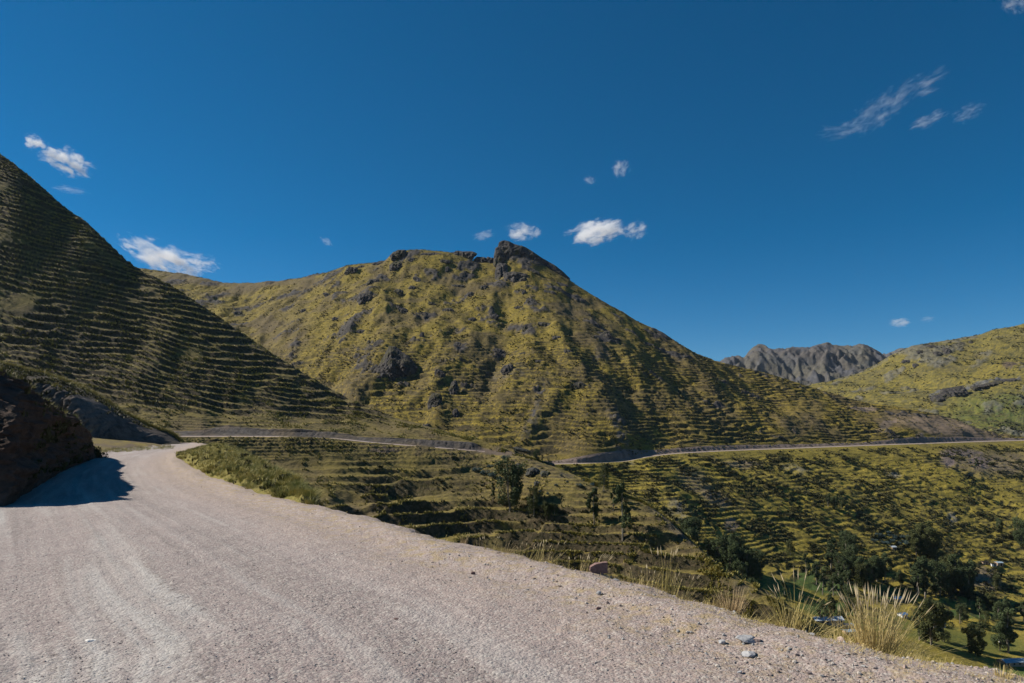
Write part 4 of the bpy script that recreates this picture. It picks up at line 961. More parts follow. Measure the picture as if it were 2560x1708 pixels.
valley = [(2122, 1388, 58, 'broad6', 'dark tree beside the shadowed slope left of the blue roofed hut'), (2116, 1400, 72, 'multi3', 'dense dark tree left of the blue roofed hut'), (2136, 1425, 66, 'multi3', 'dark tree just below the dense tree left of the hut'),
          (2078, 1425, 78, 'tall0', 'tall tree standing at the striped ploughed plot'), (2096, 1440, 60, 'broad6', 'bushy tree right of the striped ploughed plot'),
          (2316, 1398, 92, 'multi4', 'large loose tree right of the blue roofed hut'), (2340, 1404, 76, 'broad6', 'dark tree at the right side of the large loose tree'), (2290, 1392, 62, 'multi4', 'lighter tree at the left side of the large loose tree'),
          (2016, 1432, 50, 'tall1', 'isolated tree left of the striped ploughed plot'), (2040, 1462, 60, 'tall0', 'tree at the upper edge of the green field'), (2056, 1488, 66, 'slim5', 'slim tree in the middle of the green field'),
          (2084, 1492, 60, 'tall1', 'tree right of the slim tree in the green field'), (2214, 1456, 74, 'tall0', 'tall open tree below the blue roofed hut'), (2206, 1462, 50, 'slim5', 'slim tree touching the tall open tree below the hut'),
          (2252, 1462, 36, 'broad6', 'round very dark tree at the small green plot'), (1976, 1388, 40, 'broad2', 'small tree on the golden terraces left of the ploughed plot'),
          (2442, 1176, 30, 'slim5', 'lone narrow tree just below the far right end of the road'), (2070, 1268, 34, 'tall1', 'left tree of the three on the middle of the terraced slope'),
          (2088, 1272, 36, 'multi3', 'middle tree of the three on the middle of the terraced slope'), (2104, 1270, 28, 'broad6', 'right tree of the three on the middle of the terraced slope'),
          (2544, 1352, 60, 'multi3', 'dark tree at the right edge of the picture above the sheds'), (2556, 1372, 50, 'broad6', 'dark tree just below the one at the right edge of the picture'), (2500, 1330, 34, 'broad6', 'low tree above the sheds on the right'),
          (2328, 1612, 118, 'multi4', 'big tree behind the road edge right of the tallest tussock'), (2300, 1600, 84, 'tall0', 'tree at the left side of the big tree behind the road edge'), (2362, 1606, 80, 'broad6', 'dark tree at the right side of the big tree behind the road edge'),
          (2440, 1640, 82, 'multi4', 'tree behind the road edge between the two big trees'), (2520, 1634, 116, 'tall0', 'tall loose tree at the lower right by the white shed'), (2500, 1625, 84, 'multi3', 'tree left of the tall loose tree at the lower right'),
          (1895, 1530, 60, 'multi3', 'dark tree just behind the road edge left of the tall tussocks'), (1925, 1545, 60, 'multi4', 'second dark tree just behind the road edge left of the tall tussocks'), (1960, 1520, 66, 'tall1', 'tree behind the tall arching grass stems'),
          (1875, 1500, 56, 'broad6', 'dark tree at the lower end of the gully grove'), (2120, 1520, 56, 'multi3', 'tree behind the biggest tussock on its left'), (2100, 1500, 60, 'tall1', 'tree in front of the footpath'), (2145, 1545, 50, 'multi4', 'low tree right behind the biggest tussock')]
for px, py, h, k, lb in valley:
    tree_px(LD, px, py, h, k, lb, 'trees of the valley', 1.6, 4.95, 1.05)
for cx, cy, rx, ry, n, h0, h1, lb, gr in [(2150, 1465, 44, 14, 11, 50, 84, 'eucalyptus in the clump left of the tall open tree below the hut', 'clump below the hut'),
                                       (2350, 1480, 76, 16, 18, 62, 100, 'eucalyptus in the big grove in the middle of the valley floor', 'big valley grove'),
                                       (2460, 1500, 60, 30, 9, 30, 48, 'small tree on the bank right of the big valley grove', 'small trees right of the grove'),
                                       (2060, 1545, 60, 14, 7, 34, 54, 'tree on the valley floor behind the arching grass stems', 'trees behind the grass stems'),
                                       (2480, 1560, 80, 18, 10, 30, 56, 'tree among the lower fields at the right', 'trees among the lower fields')]:
    pts = sorted([(cy + rnd.uniform(-ry, ry), cx + rnd.uniform(-rx, rx)) for _ in range(n)])
    for py, px in pts:
        tree_px(LD, px, py, rnd.uniform(h0, h1), rnd.choice(['tall0', 'tall1', 'multi3', 'multi4', 'broad6', 'broad2']), lb, gr, 1.6, 4.95, 1.05)

# shrubs over the terraced valley side
cand = []
while len(cand) < 250:
    px = rnd.uniform(1700, 2590); py = rnd.uniform(1140, 1425)
    d = float(fbm(np.array([px / 46]), np.array([py / 22]), 3, 401)[0]) + .12
    if py < 1160 and px < 1900: continue
    if (px - 2300) ** 2 / 200 ** 2 + (py - 1190) ** 2 / 26 ** 2 < 1: d -= .35
    if px < 1790 and py > 1300: continue
    if d > rnd.uniform(-.1, .25): cand.append((py, px))
for i, (py, px) in enumerate(sorted(cand)):
    p = on(LD, px, py, 2.5, 4.9)
    hw = rnd.uniform(5, 10) * (1 + (rnd.random() < .15) * .6)
    place('shrub%d' % (i % 5), LD, px, py, hw / F * p.y * 1.3, 'dark green shrub, one of many dotting the terraced slope below the mountain road', 'shrubs dotting the terraced slope', 2.5, 4.9, rnd.uniform(1.1, 1.7), p=p)
for i in range(14):
    px = 2190 + rnd.uniform(-1, 1) * 0 + (i % 7) * 13 + rnd.uniform(-5, 5); py = 1338 + (i // 7) * 14 + rnd.uniform(-5, 5) + (i % 7) * 1.5
    p = on(LD, px, py, 2.5, 4.9)
    place('agave', LD, px, py, 15 / F * p.y, 'blue green bush in the bluish clump above the blue roofed hut', 'blue green bushes above the hut', 2.5, 4.9, 1.2, name='blue_green_bush', cat='bush', p=p)
for i, (px, py, h) in enumerate([(1192, 1178, 22), (1212, 1185, 24), (1232, 1192, 26), (1250, 1200, 20), (1262, 1146, 20), (1225, 1168, 16), (1448, 1216, 16), (1482, 1214, 16), (1390, 1216, 12), (1460, 1202, 10), (1350, 1232, 12), (1368, 1236, 12), (1420, 1205, 9), (1405, 1190, 9)]):
    p = on(LC, px, py, 1.5, 8)
    place('agave', LC, px, py, h / F * p.y, 'blue green agave like plant on the spur around the boulders', 'blue green plants on the spur', 1.5, 8, 1.1, name='blue_green_plant', cat='plant', p=p)
for i in range(46):
    px = rnd.uniform(900, 1700); py = 1150 + (px - 900) * .17 + rnd.uniform(0, 90)
    p = on(LC, px, py, 1.5, 7.5)
    place('shrub%d' % (i % 5), LC, px, py, rnd.uniform(6, 13) / F * p.y, 'dark low shrub on the steps of the terraced spur', 'shrubs on the spur terraces', 1.5, 7.5, 1.5, p=p)
# a spiky dark bush closing the end of the near road cutting, one dark shrub on the knoll
p = Vector((W(244, 1142, 57.5).x, 57.5, -.1))
place('shrub0', LC, 0, 0, 1.9, 'dark bush at the far foot of the shaded road cutting', None, 0, 9, .8, p=p)
for i, (px, py, h) in enumerate([(700, 1192, 16), (716, 1200, 22), (732, 1210, 24), (744, 1222, 24), (752, 1236, 22), (585, 1124, 12), (612, 1142, 12), (680, 1182, 14)]):
    p = on(LK, px, py, 2, 3.6)
    place('shrub%d' % (i % 5), LK, px, py, h / F * p.y * 1.4, 'dark shrub on the shaded outer rim of the grassy knoll', 'shrubs on the rim of the knoll', 2, 3.6, 1.3, p=p)

# ---------------------------------------------------------------- grass
def grass_material(name, a, b, c):
    s = NT(name); s.color(s.mix(s.ramp(s.noise(1.3, 3, .7), [(.4, 0), (.6, 1)]), s.mix(s.ramp(s.noise(9, 2), [(.4, 0), (.6, 1)]), a, b), c))
    s.b.inputs['Roughness'].default_value = .6; return s.m
M_straw = grass_material('straw_blades', (.50, .38, .16), (.60, .48, .23), (.38, .31, .11))
M_pinkstraw = grass_material('pinkish_straw_blades', (.48, .34, .19), (.55, .42, .24), (.38, .29, .14))
M_gknoll = grass_material('yellow_green_blades', (.36, .30, .08), (.50, .41, .15), (.20, .21, .06))
M_tuft = grass_material('hill_tussock_blades', (.30, .25, .065), (.40, .33, .09), (.19, .18, .05))
M_head = grass_material('seed_heads', (.55, .45, .27), (.62, .52, .34), (.48, .38, .22))

def blades(n, g, length, radius, lean, width, segs=5, wind=(0, 0), curve=.5):
    a = g.uniform(0, 2 * np.pi, n); r_ = radius * np.sqrt(g.uniform(0, 1, n))
    b = np.stack([np.cos(a) * r_, np.sin(a) * r_, np.full(n, -.03)], 1)
    Ln = length * g.uniform(.45, 1.0, n)
    la = a + g.normal(0, .6, n); le = np.abs(g.normal(lean * .6, lean * .5, n))
    d0 = np.stack([np.cos(la) * np.sin(le) + wind[0], np.sin(la) * np.sin(le) + wind[1], np.cos(le)], 1)
    out = np.stack([np.cos(la), np.sin(la), np.zeros(n)], 1) + np.array([wind[0] * 2, wind[1] * 2, 0])
    cv = curve * g.uniform(.1, 1, n)
    ts = np.linspace(0, 1, segs + 1)
    P = b[:, None, :] + (d0[:, None, :] * ts[None, :, None] + out[:, None, :] * (cv[:, None] * ts[None, :] ** 2)[:, :, None] * .5 - np.array([0, 0, 1]) * (cv[:, None] * ts[None, :] ** 2.5)[:, :, None] * .25) * Ln[:, None, None]
    sa = g.uniform(0, np.pi, n); sd = np.stack([np.cos(sa), np.sin(sa), np.zeros(n)], 1)
    wd = width * (1 - ts) ** .6 * .5 + width * .06
    v = np.stack([P - sd[:, None, :] * wd[None, :, None], P + sd[:, None, :] * wd[None, :, None]], 2)     # n, segs+1, 2, 3
    idx = np.arange(n * (segs + 1) * 2).reshape(n, segs + 1, 2)
    f = np.stack([idx[:, :-1, 0], idx[:, :-1, 1], idx[:, 1:, 1], idx[:, 1:, 0]], -1).reshape(-1, 4)
    return v.reshape(-1, 3), f, P[:, -1], P[:, -2]

def tussock(px, py, hpx, n, rad, lean, mat, label, wind=(.12, 0), out=.12, heads=0, curve=.5, wd=.0045):
    x0, y0 = gp(px, py); 
    # step just past the shoulder of the shelf
    nrm = Vector((x0, y0)).normalized(); x1 = x0 + nrm.x * out; y1 = y0 + nrm.y * out
    zz = float(ground_z(np.array([x1]), np.array([y1]))[0][0])
    H = (hpx / F * y1)
    g = np.random.default_rng(int(px * 7 + py))
    root = thing('grass_tussock', label, 'grass tussock', (x1, y1, zz), 0, 'tussocks along the outer road edge')
    v, f, tip, pre = blades(n, g, H * 1.05, rad, lean, wd, 6, wind, curve)
    if heads:
        k = min(heads, n); sel = np.argsort(-tip[:, 2])[:k]; hv = []; hf = []
        for s in sel:
            p1 = tip[s]; p0 = pre[s] + (pre[s] - p1) * .15
            ax = (p1 - p0); w2 = .006
            side = np.cross(ax, [0, 1, .3]); side = side / (np.linalg.norm(side) + 1e-9) * w2
            o2 = np.cross(ax, side); o2 = o2 / (np.linalg.norm(o2) + 1e-9) * w2
            b0 = len(hv); m1 = p0 + ax * .4
            hv += [p0, m1 + side, m1 + o2, m1 - side, m1 - o2, p1 + ax * .15]
            hf += [[b0, b0 + 1, b0 + 2, b0], [b0, b0 + 2, b0 + 3, b0], [b0, b0 + 3, b0 + 4, b0], [b0, b0 + 4, b0 + 1, b0],
                   [b0 + 5, b0 + 2, b0 + 1, b0 + 5], [b0 + 5, b0 + 3, b0 + 2, b0 + 5], [b0 + 5, b0 + 4, b0 + 3, b0 + 5], [b0 + 5, b0 + 1, b0 + 4, b0 + 5]]
        v = np.concatenate([v, np.array(hv)]); nb_ = len(f)
        hq = np.array(hf); hq = np.stack([hq[:, 0], hq[:, 1], hq[:, 2], hq[:, 2]], 1) + len(v) - len(hv)
        tri_f = hq[:, :3]
    me_f = np.concatenate([np.stack([f[:, 0], f[:, 1], f[:, 2]], 1), np.stack([f[:, 0], f[:, 2], f[:, 3]], 1)] + ([tri_f] if heads else []))
    o = np_mesh('blades', v, me_f, mat, False, None, root)
    if heads:
        o.data.materials.append(M_head); mi = np.zeros(len(me_f), np.int32); mi[2 * len(f):] = 1
        o.data.polygons.foreach_set('material_index', mi)
    return root
TS = [(1158, 1356, 32, 60, .07, .15, M_pinkstraw, 'small pinkish tuft leaning over the road edge, farthest along it', (.15, 0), .05, 0, .3),
      (1198, 1372, 34, 14, .10, .15, M_straw, 'few thin upright stems right of the small pinkish tuft', (.02, 0), .1, 4, .3),
      (1225, 1378, 40, 34, .14, .3, M_straw, 'sparse thin tuft second from the far end of the road edge', (.12, 0), .1, 5, .4),
      (1262, 1384, 44, 50, .14, .4, M_pinkstraw, 'short spreading tuft half way along the sparse tufts', (.2, 0), .0, 0, .5),
      (1320, 1398, 46, 40, .22, .35, M_straw, 'thin leaning stems left of the brown boulder group', (.25, 0), .12, 8, .4),
      (1362, 1406, 62, 44, .2, .35, M_straw, 'tall thin leaning stems midway to the brown boulder', (.3, 0), .12, 10, .4),
      (1400, 1412, 36, 14, .2, .3, M_straw, 'few low stems close to the brown boulder', (.2, 0), .12, 3, .4),
      (1466, 1422, 70, 60, .16, .45, M_straw, 'leaning straw tuft behind the brown boulder', (.42, 0), .3, 14, .4),
      (1432, 1416, 42, 12, .14, .3, M_straw, 'few stems left of the brown boulder', (.2, 0), .12, 3, .4),
      (1560, 1446, 40, 60, .3, .45, M_straw, 'low golden grass right of the brown boulder', (.1, 0), .2, 0, .5),
      (1608, 1462, 50, 70, .22, .35, M_straw, 'low golden tuft left of the tall feathery stems', (.08, 0), .15, 6, .4),
      (1660, 1478, 118, 60, .12, .18, M_straw, 'tall feathery stems rising between the boulder and the pink tussock', (.06, 0), .15, 10, .25),
      (1700, 1482, 70, 60, .14, .45, M_straw, 'spreading tuft at the right foot of the tall feathery stems', (.3, 0), .2, 8, .4),
      (1826, 1512, 76, 300, .14, .38, M_pinkstraw, 'dense pinkish fan shaped tussock', (.02, 0), .08, 0, .35),
      (1785, 1500, 36, 60, .12, .4, M_straw, 'small tuft at the left foot of the pinkish fan', (-.05, 0), .1, 0, .4),
      (1890, 1536, 44, 90, .16, .9, M_straw, 'grass lying low to the right of the pinkish fan', (.5, 0), .1, 0, .8),
      (1965, 1556, 118, 110, .16, .5, M_straw, 'green and straw tussock with arching stems', (-.05, 0), .12, 8, .5),
      (1995, 1560, 168, 26, .10, .5, M_straw, 'tallest arching stems with feathery heads', (.1, 0), .12, 12, .6),
      (2030, 1566, 70, 70, .2, .9, M_straw, 'grass bending low to the right of the arching stems', (.55, 0), .12, 0, .6),
      (2108, 1590, 118, 60, .10, .35, M_straw, 'leaning tussock just left of the biggest one', (.28, 0), .12, 10, .4),
      (2188, 1612, 176, 420, .17, .42, M_straw, 'biggest tussock, a dense straw coloured fan', (.02, 0), .10, 60, .35),
      (2235, 1626, 90, 240, .16, .95, M_straw, 'right side of the biggest fan bending low over the edge', (.5, 0), .12, 0, .6),
      (2508, 1704, 44, 90, .06, .3, M_straw, 'small golden tuft at the road edge in the lower right corner', (.05, 0), .0, 0, .3)]
for t in TS:
    tussock(t[0], t[1], t[2], t[3], t[4], t[5], t[6], t[7], t[8], t[9], t[10], t[11])

def tuft_field(name, pts, g, n, length, rad, lean, width, mat, label, segs=3):
    V_, F_ = [], []; base = 0
    for p in pts:
        v, f, _, _ = blades(n, g, length * g.uniform(.6, 1.3), rad * g.uniform(.6, 1.3), lean, width, segs, (.1, 0), .7)
        V_.append(v + np.array(p)); F_.append(f + base); base += len(v)
    o = np_mesh(name, np.concatenate(V_), np.concatenate(F_), mat)
    o['kind'] = 'stuff'; o['label'] = label; return o
g = np.random.default_rng(5)
pts = []
ii, jj = np.where((LK.T > 1.05) & (LK.T < 3.25) & (LK.vpx < 792) & (LK.vpx > 446))
sel = g.choice(len(ii), 2400, replace=False)
for s in sel:
    i, j = ii[s], jj[s]; pts.append((LK.x[i, j], LK.Y[i, j], LK.z[i, j]))
pts = [p for p in pts if perlin(np.array([p[0] / .9]), np.array([p[1] / .9]), 8)[0] > -.02]
tuft_field('knoll_grass', pts, g, 46, .34, .14, .8, .011, M_gknoll, 'yellow green tussocky grass covering the knoll beside the road')
# golden crest of the far cutting and grass on the near cutting
pts = []
ii, jj = np.where((L2.T > 3.7) & (L2.T < 4.3)); sel = g.choice(len(ii), 2600)
pts += [(L2.x[i, j], L2.Y[i, j], L2.z[i, j]) for i, j in zip(ii[sel], jj[sel]) if L2.vpx[i, j] > -200]
ii, jj = np.where((L1.T > 2.9) & (L1.T < 3.8)); sel = g.choice(len(ii), 260)
M_crest = grass_material('golden_crest_blades', (.36, .29, .08), (.44, .35, .12), (.26, .23, .06))
tuft_field('crest_grass', pts, g, 26, .95, .35, .6, .045, M_crest, 'golden grass along the crest of the far road cutting')
pts = [(L1.x[i, j], L1.Y[i, j], L1.z[i, j]) for i, j in zip(ii[sel], jj[sel]) if L1.vpx[i, j] > -500]
tuft_field('cutting_grass', pts, g, 22, .30, .14, .6, .014, M_tuft, 'short dry grass along the top of the near road cutting')
# flat verge between the two cuttings
pts = []
for _ in range(150):
    px = g.uniform(228, 435); py = 1127 - (px - 228) * .055 + g.uniform(-7, 1)
    x0, y0 = gp(px, py, .3); z0_ = float(ground_z(np.array([x0]), np.array([y0]))[0][0]); pts.append((x0, y0, z0_))
tuft_field('verge_grass', pts, g, 16, .45, .3, .8, .03, M_gknoll, 'thin dry grass on the flat verge below the far road cutting')
# tussocks and low scrub scattered over the slopes
def spiky(name, L, prob, n, s0, s1, k, mat, label, flat=1.0, jit=.12):
    fl_ = np.where(prob > .02)
    pr = prob[fl_]; pr = pr / pr.sum(); sel = g.choice(len(pr), n, p=pr)
    ii, jj = fl_[0][sel], fl_[1][sel]
    P = np.stack([L.x[ii, jj], L.Y[ii, jj], L.z[ii, jj]], 1) + g.normal(0, jit, (n, 3)) * [1, 1, 0]
    sz = s0 + (s1 - s0) * g.uniform(0, 1, n) ** 2; V_ = []
    for q in range(k):
        a = g.uniform(0, 6.28, n); d = np.stack([np.cos(a), np.sin(a), np.zeros(n)], 1); s_ = np.stack([-np.sin(a), np.cos(a), np.zeros(n)], 1)
        b = P + d * sz[:, None] * g.uniform(-.35, .35, (n, 1))
        tip = P + d * sz[:, None] * g.uniform(.3, .9, (n, 1)) + np.array([0, 0, 1]) * sz[:, None] * g.uniform(.4, 1, (n, 1)) * flat
        V_.append(np.stack([b - s_ * sz[:, None] * .3 - [0, 0, .15], b + s_ * sz[:, None] * .3 - [0, 0, .15], tip], 1).reshape(-1, 3))
    v = np.concatenate(V_); o = np_mesh(name, v, np.arange(len(v)).reshape(-1, 3), mat)
    o['kind'] = 'stuff'; o['label'] = label; return o
def vis(L, x0=-80, x1=2640):
    return (L.vpx > x0) & (L.vpx < x1)
def area(L):
    """screen weighting: rows are denser near steps, so weigh by real cell size"""
    dy = np.abs(np.gradient(L.Y, axis=0)); dz_ = np.abs(np.gradient(L.z, axis=0)); dx = np.abs(np.gradient(L.x, axis=1))
    return np.clip(dx * np.hypot(dy, dz_), 0, 30)
M_scrub = leaf_material('dark_scrub', (.055, .062, .024), (.11, .102, .040), (.070, .060, .030))
M_gtuft = grass_material('mountain_tussock_blades', (.25, .20, .04), (.33, .27, .06), (.15, .14, .03))
e = LC.attrs['mask2'][3]; rsk = LC.attrs['mask'][1]
okC = vis(LC) & (LC.T > 1.3) & (LC.T < 8.05) & ~((LC.T > 3.85) & (LC.T < 6.1))
spiky('hill_tussock_grass', LC, okC * (np.clip(e, 0, 1) ** 2 + .10 * sstep(0, .3, fbm(LC.x / 10, LC.Y / 10, 3, 612))) * (fbm(LC.x / 7, LC.Y / 7, 3, 610) > -.15), 38000, .2, .75, 7, M_tuft, 'yellow tussock grass along the lips of the hillside terraces')
spiky('hill_scrub', LC, okC * area(LC) * (np.clip(rsk - .3, 0, 1) + .25 * sstep(.1, .3, fbm(LC.x / 12, LC.Y / 12, 3, 611))) , 10000, .25, .8, 8, M_scrub, 'low dark scrub on the risers of the hillside terraces', .8)
okD = vis(LD) & (LD.T > 6.6) & (LD.T < 11.0)
brn = 1 - .8 * np.clip(LD.attrs['mask2'][1], 0, 1)
spiky('mountain_tussock_grass', LD, okD * area(LD) * brn * sstep(-.2, .3, fbm(LD.x / 18, LD.Y / 26, 4, 620)), 30000, .5, 1.5, 6, M_gtuft, 'golden tussock grass over the face of the central mountain')
spiky('mountain_scrub', LD, okD * area(LD) * brn * sstep(.0, .3, fbm(LD.x / 14, LD.Y / 22, 4, 621)), 30000, .6, 2.2, 7, M_scrub, 'dark low scrub over the face of the central mountain', .7)
okV = vis(LD, 1300) & (LD.T > 3.0) & (LD.T < 4.93)
ns = fbm(LD.x / 9, LD.Y / 9, 4, 630)
goldv = np.clip(LD.attrs['mask'][0], 0, 1)
spiky('valley_scrub', LD, okV * area(LD) * (1 - .88 * OPEN) * (sstep(.0, .2, ns) + .8 * np.clip(LD.attrs['mask'][1], 0, 1)), 19000, .5, 2.1, 9, M_scrub, 'dark scrub and thicket between the terraced plots', .8)
spiky('valley_tussock_grass', LD, okV * (e_v := np.clip(LD.attrs['mask2'][3], 0, 1) + .15), 16000, .3, .8, 6, M_gtuft, 'dry grass along the edges of the terraced plots')
okE = vis(LE) & (LE.T > 1.2) & (LE.T < 3.95)
spiky('right_mountain_scrub', LE, okE * area(LE) * sstep(.0, .25, fbm(LE.x / 30, LE.Y / 40, 4, 640) + .25 * blob(LE, 2560, 1040, 160, 70, .5, -20, 25)), 9000, 1.2, 4.5, 8, M_bush, 'green scrub on the right mountain', .8)

ok2 = (L2.T > 1.2) & (L2.T < 4.2) & (L2.vpx > -100) & (L2.vpx < 446)
spiky('bank_scrub', L2, ok2 * area(L2) * sstep(-.1, .25, fbm(L2.x / 3, L2.z / 2, 3, 650) + .25 * (L2.T > 2.9)), 5000, .15, .6, 8, M_scrub, 'low dark scrub over the face of the far road cutting', .8)
spiky('bank_tussock_grass', L2, ok2 * (L2.T > 2.95) * area(L2) * sstep(-.1, .2, fbm(L2.x / 4, L2.Y / 4, 3, 651)), 2600, .15, .5, 7, M_crest, 'dry grass on the slope above the far road cutting')
ok1 = (L1.T > 1.2) & (L1.T < 4.2) & (L1.vpx > -300)
spiky('cutting_scrub', L1, ok1 * area(L1) * sstep(0, .25, fbm(L1.x / .8, L1.z / .8, 3, 652)), 2600, .05, .28, 8, M_scrub, 'roots, weeds and clods on the shaded near cutting', .6, .04)
spiky('knoll_weeds', LK, ((LK.T > 1.1) & (LK.T < 3.4)) * sstep(.05, .25, fbm(LK.x / 1.2, LK.Y / 1.2, 3, 653)), 900, .08, .3, 9, M_scrub, 'dark weeds between the tussocks of the knoll', .8, .05)
# straggling grass right along the outer edge
def samp_rim(n):
    u = g.uniform(1 / 26., 1 / 5.2, n * 30); Y = 1 / u; px = g.uniform(700, 2620, n * 30); X = (px - 1280) / F * Y
    d = signed(X, Y, ER)[0]; ok = (d > -.35) & (d < .3) & (fbm(X / 1.3, Y / 1.3, 3, 660) > -.05)
    return X[ok][:n], Y[ok][:n]
xs, ys = samp_rim(330); zs = ground_z(xs, ys)[0]
tuft_field('edge_grass', list(zip(xs, ys, zs)), g, 10, .11, .07, .8, .004, M_straw, 'short straggling dry grass along the broken outer road edge', 4)

# ---------------------------------------------------------------- stones and gravel
def stone_verts(g, sub=2, flat=.6, rough=.25):
    import bmesh
    bm = bmesh.new(); bmesh.ops.create_icosphere(bm, subdivisions=sub, radius=1)
    v = np.array([q.co[:] for q in bm.verts]); f = np.array([[q.index for q in p.verts] for p in bm.faces]); bm.free()
    # cut by a few random planes for facets
    for _ in range(9):
        nrm = g.normal(size=3); nrm /= np.linalg.norm(nrm); h = g.uniform(.45, .8)
        d = v @ nrm; v = v - np.maximum(d - h, 0)[:, None] * nrm
    v *= np.array([1, g.uniform(.6, .95), flat * g.uniform(.7, 1.1)])
    v += g.normal(0, rough * .06, v.shape)
    return v, f
def stone_material(name, a, b):
    s = NT(name); oi = s.n('ShaderNodeObjectInfo')
    s.color(s.mix(s.ramp(s.noise(18, 4, .7), [(.35, 0), (.65, 1)]), a, b)); s.bump(s.noise(60, 4, .7), .5, .01); return s.m
M_sg = stone_material('grey_stone', (.27, .27, .28), (.40, .40, .40)); M_sp = stone_material('pink_stone', (.40, .29, .24), (.52, .41, .35))
M_sb = stone_material('brown_stone', (.16, .10, .09), (.26, .17, .15)); M_sw = stone_material('white_stone', (.70, .66, .60), (.8, .77, .72)); M_st = stone_material('tan_stone', (.42, .34, .24), (.52, .44, .33))
g = np.random.default_rng(9)
ST = [(1866, 1612, 50, .42, M_sg, 'largest grey pointed stone on the gravel near the road edge'), (1872, 1641, 38, .35, M_sg, 'flat grey slab just below the largest grey stone'), (1806, 1610, 22, .5, M_sg, 'small grey stone left of the largest grey stone'),
      (1892, 1614, 24, .5, M_sp, 'pinkish stone touching the right of the largest grey stone'), (1850, 1686, 18, .6, M_sg, 'dark sided grey stone below the flat slab'), (226, 1600, 24, .35, M_sw, 'white flat stone alone on the left of the road'),
      (2104, 1606, 20, .8, M_sp, 'rounded pink stone below the leaning tussock'), (2128, 1600, 15, .8, M_st, 'paler rounded stone right of the pink one at the edge'), (2030, 1586, 15, .6, M_sg, 'grey stone below the arching grass stems'),
      (1498, 1494, 14, .8, M_sg, 'upright grey stone on the gravel below the brown boulder'), (2440, 1676, 14, .6, M_sp, 'pale stone at the edge in the lower right corner'), (2464, 1668, 12, .6, M_sp, 'second pale stone at the edge in the lower right corner'),
      (1182, 1434, 12, .7, M_sb, 'brown stone alone on the middle of the gravel'), (1496, 1525, 14, .7, M_sb, 'brownish stone right of the upright grey one'), (2262, 1690, 14, .7, M_sp, 'small pink stone at the bottom right'), (2298, 1650, 12, .6, M_sg, 'grey stone near the foot of the biggest tussock'),
      (424, 1668, 14, .6, M_sg, 'grey stone low on the left half of the road'), (990, 1545, 13, .5, M_sb, 'dark stone in the middle of the road shelf'), (1540, 1456, 14, .6, M_sg, 'grey stone at the edge right of the brown boulder'), (1888, 1604, 9, .7, M_st, 'tiny tan stone behind the largest grey stone')]
for px, py, wpx, flat, m, lb in ST:
    x0, y0 = gp(px, py); s = wpx / F * y0 / 2 * 1.15; v, f = stone_verts(g, 3, flat)
    zz = float(ground_z(np.array([x0]), np.array([y0]))[0][0])
    o = np_mesh('stone', v * s, f, m, False); o.location = (x0, y0, zz + s * flat * .35); o.rotation_euler = (0, 0, g.uniform(-.5, .5))
    tag(o, lb, 'stone', 'single stones on the road shelf')
# the brown wedge shaped boulder
bo = np.array([(-.150, 0), (-.145, .06), (-.06, .115), (.06, .135), (.125, .14), (.13, .10), (.128, -.03), (-.02, -.05), (-.10, -.03)])
x0, y0 = gp(1497, 1432)
vs = []; nL = 9
import bmesh
bm = bmesh.new()
for k, yy in enumerate(np.linspace(-.09, .12, nL)):
    sc_ = 1 - .35 * max(0, (k - 1) / (nL - 1)) ** 2 - (.05 if k == 0 else 0)
    for (a, b) in bo: bm.verts.new((a * sc_ + g.normal(0, .003), yy + .05 * b + g.normal(0, .003), b * sc_ + g.normal(0, .003)))
bm.verts.ensure_lookup_table(); m_ = len(bo)
for k in range(nL - 1):
    for j in range(m_):
        bm.faces.new([bm.verts[k * m_ + j], bm.verts[k * m_ + (j + 1) % m_], bm.verts[(k + 1) * m_ + (j + 1) % m_], bm.verts[(k + 1) * m_ + j]])
bm.faces.new([bm.verts[j] for j in range(m_)][::-1]); bm.faces.new([bm.verts[(nL - 1) * m_ + j] for j in range(m_)])
bmesh.ops.recalc_face_normals(bm, faces=bm.faces)
me = bpy.data.meshes.new('boulder'); bm.to_mesh(me); me.materials.append(M_sb)
o = link(bpy.data.objects.new('boulder', me)); o.location = (x0, y0, float(ground_z(np.array([x0]), np.array([y0]))[0][0]) + .045)
tag(o, 'brown wedge shaped boulder standing on the outer edge of the road', 'boulder')

def scatter_stones(name, n, size0, size1, sampler, mats, label, sub=1, power=3.0):
    tv = [stone_verts(g, sub, .6, .6) for _ in range(8)]
    xs, ys = sampler(n); zs = ground_z(xs, ys)[0]
    sz = size0 + (size1 - size0) * g.uniform(0, 1, len(xs)) ** power
    a = g.uniform(0, 6.28, len(xs)); V_ = [[] for _ in mats]; F_ = [[] for _ in mats]; bs = [0] * len(mats)
    for i in range(len(xs)):
        v, f = tv[i % 8]; m = i % len(mats); c, s = math.cos(a[i]), math.sin(a[i])
        vv = v * sz[i]; q = np.stack([vv[:, 0] * c - vv[:, 1] * s + xs[i], vv[:, 0] * s + vv[:, 1] * c + ys[i], vv[:, 2] + zs[i] + sz[i] * .15], 1)
        V_[m].append(q); F_[m].append(f + bs[m]); bs[m] += len(v)
    base = 0; VV = []; FF = []; mi = []
    for m in range(len(mats)):
        VV += V_[m]; ff = np.concatenate(F_[m]) + base; FF.append(ff); mi.append(np.full(len(ff), m)); base += bs[m]
    o = np_mesh(name, np.concatenate(VV), np.concatenate(FF), mats[0])
    for m in mats[1:]: o.data.materials.append(m)
    o.data.polygons.foreach_set('material_index', np.concatenate(mi).astype(np.int32))
    o['kind'] = 'stuff'; o['label'] = label; return o
